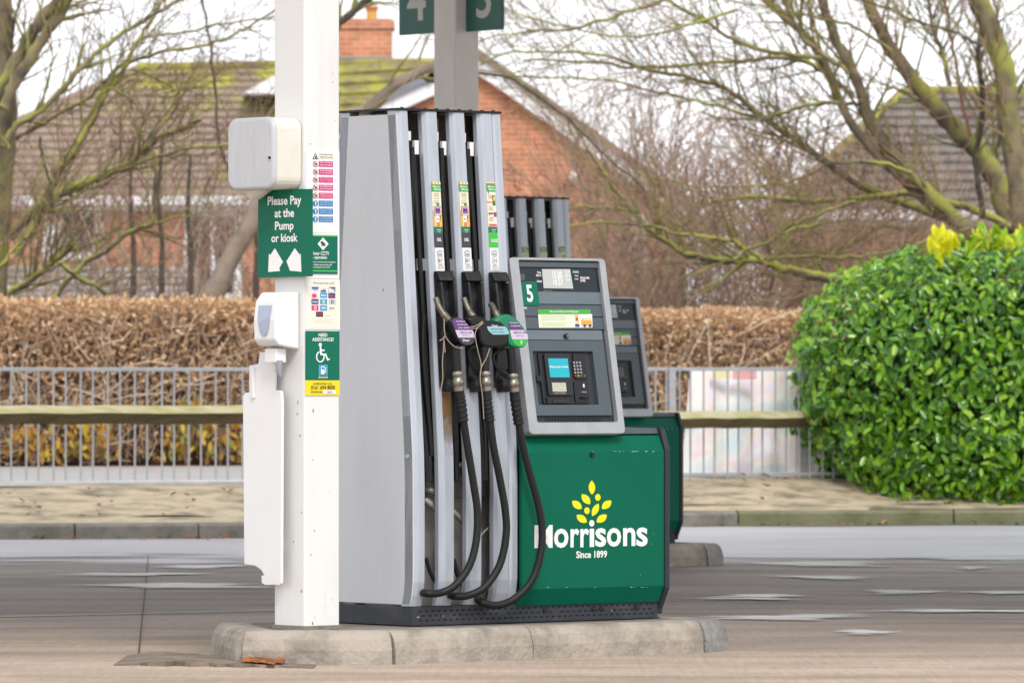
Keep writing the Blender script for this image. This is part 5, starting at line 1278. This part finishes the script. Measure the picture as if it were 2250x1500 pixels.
m_.box(I4, ca.x - .12, cb_.x + .02, Y1 + 3.66, Y1 + 3.698, ca.z - .1, ca.z + .05, LEAD); ch = m_.build('chimney', house)
m_ = MB(HM); pb = at(817, 46, Y1 + 4); YP = mat('buff clay pot', (.55, .33, .09), .8); RP = mat('red clay rim', (.45, .12, .04), .8)
m_.tube([pb, pb + Vector((0, 0, .2))], .085, YP, 14); m_.tube([pb + Vector((0, 0, .17)), pb + Vector((0, 0, .23))], .105, RP, 14); m_.build('chimney_pot', ch)
m_ = MB(HM); db = at(530, 207, Y1 + 1.6); dc = at(612, 207, Y1 + 1.6); da = at(600, 168, Y1 + 1.6)
m_.prism(frame(Vector((0, Y1 + 1.6, 0)), Vector((1, 0, 0)), Z, Vector((0, -1, 0))), [(db.x, db.z), (dc.x + .5, dc.z), (dc.x + .5, da.z), (da.x, da.z)], -1.2, .0, FASC); m_.build('dormer', house)
def window(px0, py0, px1, py1, y, parent, M, mull=1):
    a, b = at(px0, py1, y), at(px1, py0, y); m_ = MB(M)
    F = frame(Vector((0, y, 0)), Vector((1, 0, 0)), Z, Vector((0, -1, 0)))
    fw_ = .11
    m_.box(F, a.x, a.x + fw_, a.z, b.z, .0, .07, FASC); m_.box(F, b.x - fw_, b.x, a.z, b.z, .0, .07, FASC); m_.box(F, a.x + fw_, b.x - fw_, a.z, a.z + fw_, .0, .07, FASC); m_.box(F, a.x + fw_, b.x - fw_, b.z - fw_, b.z, .0, .07, FASC)
    for k in range(mull):
        x = a.x + (b.x - a.x) * (k + 1) / (mull + 1); m_.box(F, x - .035, x + .035, a.z + fw_, b.z - fw_, .0, .065, FASC)
    wdw = m_.build('window', parent); m_ = MB(M); m_.box(F, a.x + fw_, b.x - fw_, a.z + fw_, b.z - fw_, .0, .03, WGL); m_.build('pane', wdw)
window(93, 452, 228, 572, Y1, house, HM, 0); window(405, 460, 532, 660, Y1, house, HM, 1); window(120, 452, 130, 572, Y1 - .02, house, HM, 0)
window(1385, 470, 1425, 600, Y1 - 1.0, house, HM, 0)
m_ = MB(HM); lb = at(1262, 388, Y1 - 1.15); m_.tube([lb + Vector((0, .15, .02)), lb, lb + Vector((0, -.05, -.05))], [.05, .085, .06], WPLA, 10); m_.build('wall_lamp', house)
# grey tiled outbuilding in front, left
ob_ = thing('outbuilding', 'low outbuilding with grey lilac tiled roof just above the left hedge', 'outbuilding', Matrix.Translation((-6, 82, 0)))
OM = ob_.matrix_world.copy()
m_ = MB(OM); a, b = at(-120, 700, 81), at(462, 700, 81); c, d = at(440, 588, 83.2), at(-120, 583, 83.2)
roofplane(m_, a, b, c, d, TILEG, .28, .05); roofplane(m_, Vector((a.x, 86.5, a.z)), Vector((b.x, 86.5, b.z)), c, d, TILEG, .28, .05); m_.build('roof', ob_)
m_ = MB(OM); m_.box(I4, a.x + .2, b.x - .2, 81.2, 86.2, 0, a.z - .05, BRICK); m_.build('wall', ob_)
# second house on the right
Y2 = 92.0
h2 = thing('tiled_house', 'house with grey brown hipped roof behind the right tree', 'house', Matrix.Translation((9, Y2, 0)))
M2 = h2.matrix_world.copy()
e2 = HC + (HOR - 462) * Y2 / FPX; l2_, r2_ = at(1700, 0, Y2).x, at(2700, 0, Y2).x
m_ = MB(M2); m_.box(I4, l2_ + .4, r2_ - .4, Y2 + .3, Y2 + 7, 0, e2, BRICK); m_.build('wall', h2)
m_ = MB(M2); rz2 = HC + (HOR - 203) * (Y2 + 3.6) / FPX; ra, rb = Vector((at(1985, 0, Y2 + 3.6).x, Y2 + 3.6, rz2)), Vector((at(2500, 0, Y2 + 3.6).x, Y2 + 3.6, rz2))
roofplane(m_, (l2_, Y2, e2), (r2_, Y2, e2), rb, ra, mat('grey brown roof tile', (.20, .175, .155), .9, col2=(.10, .09, .08), scale=3, thr=(.35, .7), bump=.4, bscale=10), .30, .05)
roofplane(m_, (l2_, Y2 + 7.2, e2), (l2_, Y2, e2), ra, ra + Vector((0, .05, 0)), TILE)
m_.tube([ra, rb], .10, MOSS, 8); m_.tube([Vector((l2_, Y2, e2)), ra], .08, MOSS, 8); m_.build('roof', h2)
m_ = MB(M2); m_.box(I4, l2_, r2_, Y2 - .12, Y2 - .002, e2 - .14, e2 + .0, FASC); m_.box(I4, l2_, r2_, Y2 + .1, Y2 + .28, e2 - .22, e2 - .08, FASC); m_.build('gutter', h2)
window(2120, 480, 2240, 600, Y2 + .3, h2, M2)

# ---------------------------------------------------------------- bare trees and shrubs
def barkm(name, c1, c2, c3, amt):
    """bark with moss on upward sides"""
    m = bpy.data.materials.new(name); m.use_nodes = True; t = m.node_tree; n = t.nodes; b = n['Principled BSDF']
    c = n.new('ShaderNodeTexCoord'); nz = n.new('ShaderNodeTexNoise'); nz.inputs['Scale'].default_value = 5; nz.inputs['Detail'].default_value = 6; t.links.new(c.outputs['Object'], nz.inputs['Vector'])
    r_ = n.new('ShaderNodeValToRGB'); e = r_.color_ramp.elements; e[0].position = .38; e[1].position = .62; e[0].color = (*c1, 1); e[1].color = (*c2, 1); t.links.new(nz.outputs[0], r_.inputs[0])
    n2 = n.new('ShaderNodeTexNoise'); n2.inputs['Scale'].default_value = 1.6; n2.inputs['Detail'].default_value = 5; t.links.new(c.outputs['Object'], n2.inputs['Vector'])
    gm = n.new('ShaderNodeNewGeometry'); sx = n.new('ShaderNodeSeparateXYZ'); t.links.new(gm.outputs['Normal'], sx.inputs[0])
    ma = n.new('ShaderNodeMath'); ma.operation = 'MULTIPLY_ADD'; ma.inputs[1].default_value = .22; t.links.new(sx.outputs[2], ma.inputs[0]); t.links.new(n2.outputs[0], ma.inputs[2])
    mr = n.new('ShaderNodeMapRange'); mr.inputs[1].default_value = .62 - amt; mr.inputs[2].default_value = .78 - amt; t.links.new(ma.outputs[0], mr.inputs[0])
    k = n.new('ShaderNodeMix'); k.data_type = 'RGBA'; k.inputs[7].default_value = (*c3, 1); t.links.new(mr.outputs[0], k.inputs[0]); t.links.new(r_.outputs[0], k.inputs[6]); t.links.new(k.outputs[2], b.inputs['Base Color'])
    b.inputs['Roughness'].default_value = .9
    bp = n.new('ShaderNodeBump'); bp.inputs['Strength'].default_value = .5; bp.inputs['Distance'].default_value = .03; t.links.new(nz.outputs[0], bp.inputs['Height']); t.links.new(bp.outputs[0], b.inputs['Normal'])
    return m
BARK = barkm('mossy bark', (.22, .175, .10), (.10, .08, .055), (.26, .27, .05), .11)
BARKL = barkm('lichen bark', (.19, .155, .10), (.085, .068, .05), (.36, .37, .07), .15)
BARKP = barkm('pale trunk bark', (.27, .215, .165), (.17, .13, .10), (.22, .22, .08), -.05)
BARKB = barkm('dark branch bark', (.085, .065, .05), (.05, .04, .033), (.18, .18, .05), 0)
TWG = mat('moss tinted twig', (.27, .25, .08), .9, var=.5, scale=3); TWR = mat('reddish twig', (.33, .19, .14), .9); TWB = mat('brown twig', (.42, .30, .215), .9, var=.4, scale=2); TWP = mat('tan twig', (.56, .42, .31), .9); TWD = mat('dark fine twig', (.11, .065, .05), .9)
class Tree:
    def __init__(s, name, label, base, seed, cat='tree', group=None):
        s.o = thing(name, label, cat, Matrix.Translation(base), group); s.b = base; s.M = s.o.matrix_world.copy(); s.g = random.Random(seed)
        s.limb = MB(s.M); s.tw = MB(s.M)
    def path(s, px, y, r0, r1, mt, wob=.0, n=10):
        """limb along photo-traced bends at distance y (each bend may carry its own distance)"""
        pts = []
        for i, p in enumerate(px):
            yy = (p[2] if len(p) > 2 else y); pts.append(tuple(at(p[0], p[1], yy)))
        c = cr(pts, 5); k = len(c)
        c = [Vector(q) + rv(s.g) * wob for q in c]
        rad = [(r0 + (r1 - r0) * i / (k - 1)) * (1 + .10 * s.g.uniform(-1, 1)) for i in range(k)]
        s.limb.tube(c, rad, mt, n); return c, rad
    def twig(s, p, d, ln, r, lvl, mts, rise=.12, wig=.22):
        g = s.g; n = max(3, int(ln / .16)); pts = [p.copy()]; q = p.copy(); d = d.normalized(); kids_ = []
        for i in range(n):
            d = (d + rv(g) * wig + Vector((0, 0, rise * .5))).normalized(); q = q + d * ln / n; pts.append(q.copy())
            if lvl > 0 and i > 0 and g.random() < .72:
                sd = rv(g); sd = (sd - d * sd.dot(d)).normalized(); kids_.append((q.copy(), (d * .75 + sd * .75 + Vector((0, 0, rise))), ln * g.uniform(.3, .62) * (1 - .4 * i / n)))
        rad = [max(.0035, r * (1 - .72 * i / n)) for i in range(n + 1)]
        s.tw.tube(pts, rad, mts[min(lvl, len(mts) - 1)], 5 if r > .012 else 3, cap=False)
        for (a, b, l_) in kids_: s.twig(a, b, max(.12, l_), max(.0045, r * .6), lvl - 1, mts, rise, wig)
    def fringe(s, c, rad, n, ln, lvl, mts, lo=.15, rise=.12, side=None, bias=Vector((0, 0, .25))):
        g = s.g; k = len(c)
        for _ in range(n):
            i = int(k * (lo + (1 - lo) * g.random())); i = min(max(i, 1), k - 2); d = (c[i + 1] - c[i - 1]).normalized(); sd = rv(g); sd = (sd - d * sd.dot(d)).normalized(); sd.y *= .7
            s.twig(c[i], d * .7 + sd * .8 + bias, ln * g.uniform(.5, 1.25), max(.005, min(.016, rad[i] * .45)), lvl, mts, rise)
    def done(s, tn='trunk', cn='crown'):
        s.limb.build(tn, s.o); s.tw.build(cn, s.o)
PXM = 62.0 / FPX
T = Tree('bare_tree', 'mossy bare tree at the left edge with branches sweeping right', Vector((at(-5, 0, 61).x, 61, .3)), 11)
t_ = [TWD, TWR, TWG]
c, r_ = T.path([(-30, 1020, 61), (-18, 700), (-8, 500), (6, 330), (9, 200), (4, 100), (-4, -80)], 61, .155, .11, BARK, 0, 14)
L_ = []
for pts, a, b, m in [([(-10, 215), (39, 129), (84, 57), (102, 30), (135, -10), (170, -60)], .07, .05, BARK), ([(10, 240), (30, 186), (60, 138), (99, 78), (135, 27), (160, -40)], .062, .05, BARK),
                     ([(8, 320), (30, 282), (90, 243), (144, 186), (180, 147), (216, 114), (270, 72), (300, 57), (345, 30), (420, -12)], .036, .014, BARK),
                     ([(100, 450), (120, 396), (168, 324), (198, 270), (228, 210), (255, 180), (276, 144), (300, 96), (330, 45), (372, -15)], .045, .012, BARKL),
                     ([(10, 320), (60, 290), (144, 243), (192, 216), (225, 183), (250, 165)], .025, .012, BARKL), ([(240, 170), (276, 140), (366, 114), (474, 93), (528, 69), (610, 20)], .02, .011, BARKL),
                     ([(276, 142), (305, 90), (345, 78), (420, 68), (474, 55), (600, 38)], .014, .008, BARK), ([(20, 520), (96, 444), (150, 415), (265, 370), (324, 324), (354, 300), (441, 264)], .055, .024, BARKL),
                     ([(324, 324), (350, 280), (385, 240), (400, 205), (370, 213)], .022, .012, BARKL), ([(150, 418), (230, 385), (330, 350), (400, 330), (520, 315), (560, 300)], .02, .008, BARKL),
                     ([(-20, 690), (17, 649), (56, 624), (95, 593), (134, 560), (160, 535)], .05, .025, BARKL), ([(40, 560), (73, 498), (98, 464), (118, 442), (150, 415)], .04, .025, BARKL),
                     ([(110, 665), (157, 607), (190, 573), (224, 557), (266, 523), (308, 500), (330, 495), (339, 456), (342, 400), (338, 330)], .03, .018, BARKL), ([(130, 575), (168, 607), (213, 630), (246, 657), (262, 690)], .026, .018, BARKL),
                     ([(330, 495), (380, 480), (430, 470), (480, 440)], .013, .006, BARKL), ([(-10, 600), (20, 560), (60, 520), (100, 500)], .02, .01, BARKL),
                     ([(9, 170), (24, 110), (32, 50), (45, -20)], .02, .012, BARKB), ([(88, 300), (92, 340), (105, 385), (120, 440)], .014, .01, BARKB), ([(440, -30), (455, 60), (472, 200), (480, 300), (510, 390)], .014, .009, BARKB),
                     ([(20, 330), (0, 300), (-60, 310)], .02, .01, BARK), ([(210, 215), (245, 195), (285, 218), (290, 240)], .014, .01, BARKL), ([(290, 150), (370, 185), (380, 200), (430, 190)], .012, .007, BARK)]:
    yy = 61 + T.g.uniform(-.8, 1.0); c, r_ = T.path(pts, yy, a, b, m, .012); L_.append((c, r_))
for c, r_ in L_: T.fringe(c, r_, 18, .75, 2, t_)
T.done()
T = Tree('leaning_tree', 'pale trunked tree leaning right behind the white post', Vector((at(455, 0, 60).x, 60, .3)), 12)
c, r_ = T.path([(330, 1010, 60), (400, 810), (455, 680), (500, 580), (540, 510), (580, 430), (640, 350), (720, 290), (810, 238), (870, 185), (950, 145), (1040, 110)], 60, .13, .035, BARKP, 0, 14)
c2, r2 = T.path([(640, 350), (690, 200), (735, 70), (770, 30), (830, -20)], 60, .05, .03, BARKB, .01)
c3, r3 = T.path([(810, 238), (880, 170), (960, 175), (1080, 160), (1200, 220), (1320, 330), (1420, 420)], 60.4, .022, .008, BARKB, .02)
for c_, q_ in ((c, r_), (c2, r2), (c3, r3)): T.fringe(c_, q_, 14, .7, 2, [TWB, TWB, TWG], .45)
T.done()
T = Tree('bare_tree', 'large many stemmed mossy bare tree above the green bush', Vector((at(2240, 0, 64).x, 64, .3)), 13)
L_ = []
for pts, a, b, m in [([(2262, 1020), (2262, 620), (2250, 464), (2222, 296), (2208, 169), (2178, 63), (2130, -40)], .15, .10, BARK), ([(2255, 620), (2212, 464), (2170, 359), (2102, 287), (2043, 220), (1959, 110), (1904, 0), (1880, -50)], .13, .055, BARK),
                     ([(2235, 600), (2120, 500), (2026, 414), (1959, 334), (1908, 253), (1883, 177), (1832, 76), (1800, -30)], .085, .048, BARK), ([(2100, 490), (1997, 405), (1933, 346), (1862, 253), (1807, 127), (1743, 55), (1660, -20)], .062, .035, BARK),
                     ([(2080, 480), (1912, 418), (1807, 350), (1722, 291), (1663, 249), (1596, 198), (1511, 169), (1400, 150), (1300, 138), (1150, 132)], .045, .010, BARK),
                     ([(1875, 215), (1853, 194), (1807, 156), (1748, 131), (1659, 131), (1574, 139), (1427, 148), (1300, 118), (1130, 115), (1050, 145)], .034, .009, BARKL),
                     ([(1890, 232), (1870, 228), (1786, 228), (1714, 249), (1672, 258), (1553, 228), (1469, 207), (1300, 173), (1080, 168)], .024, .009, BARKL),
                     ([(1860, 160), (1849, 148), (1777, 97), (1748, 55), (1730, 10), (1720, -30)], .024, .016, BARK), ([(1807, 127), (1700, 115), (1596, 80), (1536, 38), (1480, 8), (1400, -20)], .026, .011, BARK),
                     ([(2000, 380), (1940, 359), (1828, 359), (1786, 380), (1722, 401), (1659, 410), (1532, 410), (1400, 380)], .018, .008, BARKL),
                     ([(2262, 520), (2123, 456), (1997, 426), (1891, 435), (1786, 443), (1667, 431), (1560, 440)], .05, .014, BARKL),
                     ([(2262, 535), (2150, 562), (1990, 608), (1850, 613), (1750, 597), (1700, 583), (1667, 570), (1610, 573), (1533, 563), (1490, 547), (1437, 510), (1393, 470), (1340, 403), (1300, 340), (1270, 290)], .065, .010, BARKL),
                     ([(1690, 582), (1650, 553), (1617, 533), (1567, 520), (1483, 513), (1437, 497), (1320, 490), (1180, 500)], .026, .008, BARKL), ([(1680, 570), (1697, 567), (1783, 563), (1850, 565), (1950, 555), (2040, 530), (2150, 500)], .016, .014, BARK),
                     ([(1400, 470), (1393, 463), (1330, 456), (1250, 457), (1100, 470)], .016, .007, BARKL), ([(2043, 220), (1960, 230), (1890, 258), (1800, 290), (1720, 320)], .014, .006, BARKL),
                     ([(1959, 110), (1880, 60), (1800, 40), (1700, 20), (1560, -10)], .02, .008, BARK), ([(1620, 20), (1500, 60), (1380, 80), (1250, 60), (1110, 20)], .016, .006, BARKL), ([(1520, -20), (1400, 20), (1250, 65), (1150, 70), (1050, 90)], .02, .007, BARKL),
                     ([(2160, 480), (2145, 350), (2160, 230), (2150, 120), (2162, 20), (2165, -30)], .035, .024, BARKB), ([(2130, 300), (2110, 200), (2095, 110), (2080, 20), (2070, -30)], .022, .014, mat('red brown stem', (.26, .13, .085), .9)), ([(2085, 190), (2075, 130), (2050, 60), (2040, -20)], .03, .018, BARKL),
                     ([(2160, 100), (2090, 70), (2000, 40), (1940, 15), (1850, -10)], .016, .008, BARKB), ([(1880, 440), (1800, 470), (1730, 500), (1710, 530), (1715, 560)], .02, .012, BARKL), ([(1750, 600), (1820, 560), (1880, 530), (1960, 480)], .016, .010, BARKL), ([(1610, 573), (1640, 550), (1690, 530), (1740, 505), (1800, 490)], .016, .008, BARKL),
                     ([(2212, 464), (2190, 400), (2190, 330), (2215, 260), (2260, 160)], .02, .014, BARKB)]:
    yy = 64 + T.g.uniform(-1.1, 1.3); c, r_ = T.path(pts, yy, a, b, m, .014); L_.append((c, r_))
for i, (c, r_) in enumerate(L_): T.fringe(c, r_, 52 if len(c) > 36 else 26, .9, 2, [TWD, TWR, TWG], .2)
T.done()
# brown thicket: individual bare shrubs
def shrub(px, y, top, seed, label, mts, n=26, spread=.5):
    base = Vector((at(px, 0, y).x, y, .3)); T = Tree('bare_shrub', label, base, seed, 'shrub', 'bare shrubs behind the hedge')
    h = HC + (HOR - top) * y / FPX - .3
    for k in range(n):
        a = T.g.uniform(0, 6.28); d = Vector((math.cos(a) * spread * T.g.random(), math.sin(a) * spread * T.g.random(), 1))
        T.twig(base + Vector((math.cos(a) * .18, math.sin(a) * .18, T.g.uniform(0, .9))), d, h * T.g.uniform(.55, 1.0), T.g.uniform(.009, .02), 2, mts, .10, .13)
    T.tw.build('stems', T.o)
SH = [(1215, 70, 420, 'thin bare shrub against the brick gable right of the near pump'), (1320, 72, 400, 'brown bare shrub below the white gable board'), (1405, 70, 290, 'tall reddish bare shrub where the gable board ends'), (1490, 73, 270, 'tall fine twigged shrub in the middle of the thicket, tallest against sky'), (1575, 70, 310, 'bare shrub behind the sweeping mossy branch'), (1660, 72, 330, 'bushy brown shrub left of the tiled house roof'),
      (1745, 71, 345, 'dense brown shrub at the left end of the tiled roof'), (1840, 73, 380, 'low brown shrub in front of the tiled roof'), (1930, 70, 430, 'brown shrub just behind the top left of the green bush'), (2060, 72, 440, 'brown shrub behind the yellow shoots of the bush'), (2180, 72, 420, 'brown shrub between the right tree stems'),
      (60, 70, 380, 'bare shrub by the left tree trunk'), (170, 72, 330, 'bare shrub in front of the house window'), (280, 70, 310, 'bare shrub right of the house window'), (385, 71, 330, 'upright bare shrub left of the leaning trunk'), (500, 70, 300, 'bare shrub behind the leaning pale trunk'), (590, 72, 290, 'bare shrub beside the white post above the hedge')]
for i, (px, y, tp, lb) in enumerate(SH):
    shrub(px, y, tp, 100 + i, lb, [TWR if i % 3 == 0 else TWB, TWB, TWP if i % 2 else TWB], (9 if px < 1350 else 17) if px > 1150 else 6)
# straight poles of young trees left
for i, (px, tp) in enumerate([(290, 430), (352, 440), (415, 470), (560, 440)]):
    base = Vector((at(px, 0, 66).x, 66 + i * .3, .3)); T = Tree('sapling', ['slim grey sapling left of the tiled outbuilding corner', 'slim sapling near the middle of the left hedge', 'slim sapling just left of the leaning trunk', 'slim dark sapling touching the white post edge'][i], base, 300 + i, 'sapling', 'saplings behind the left hedge')
    c, r_ = T.path([(px - 4, 980), (px, 700), (px + 4, 560), (px - 3, tp), (px + 4, tp - 130)], base.y, .045, .015, BARKB, .008); T.fringe(c, r_, 8, .5, 1, [TWB], .4); T.done()
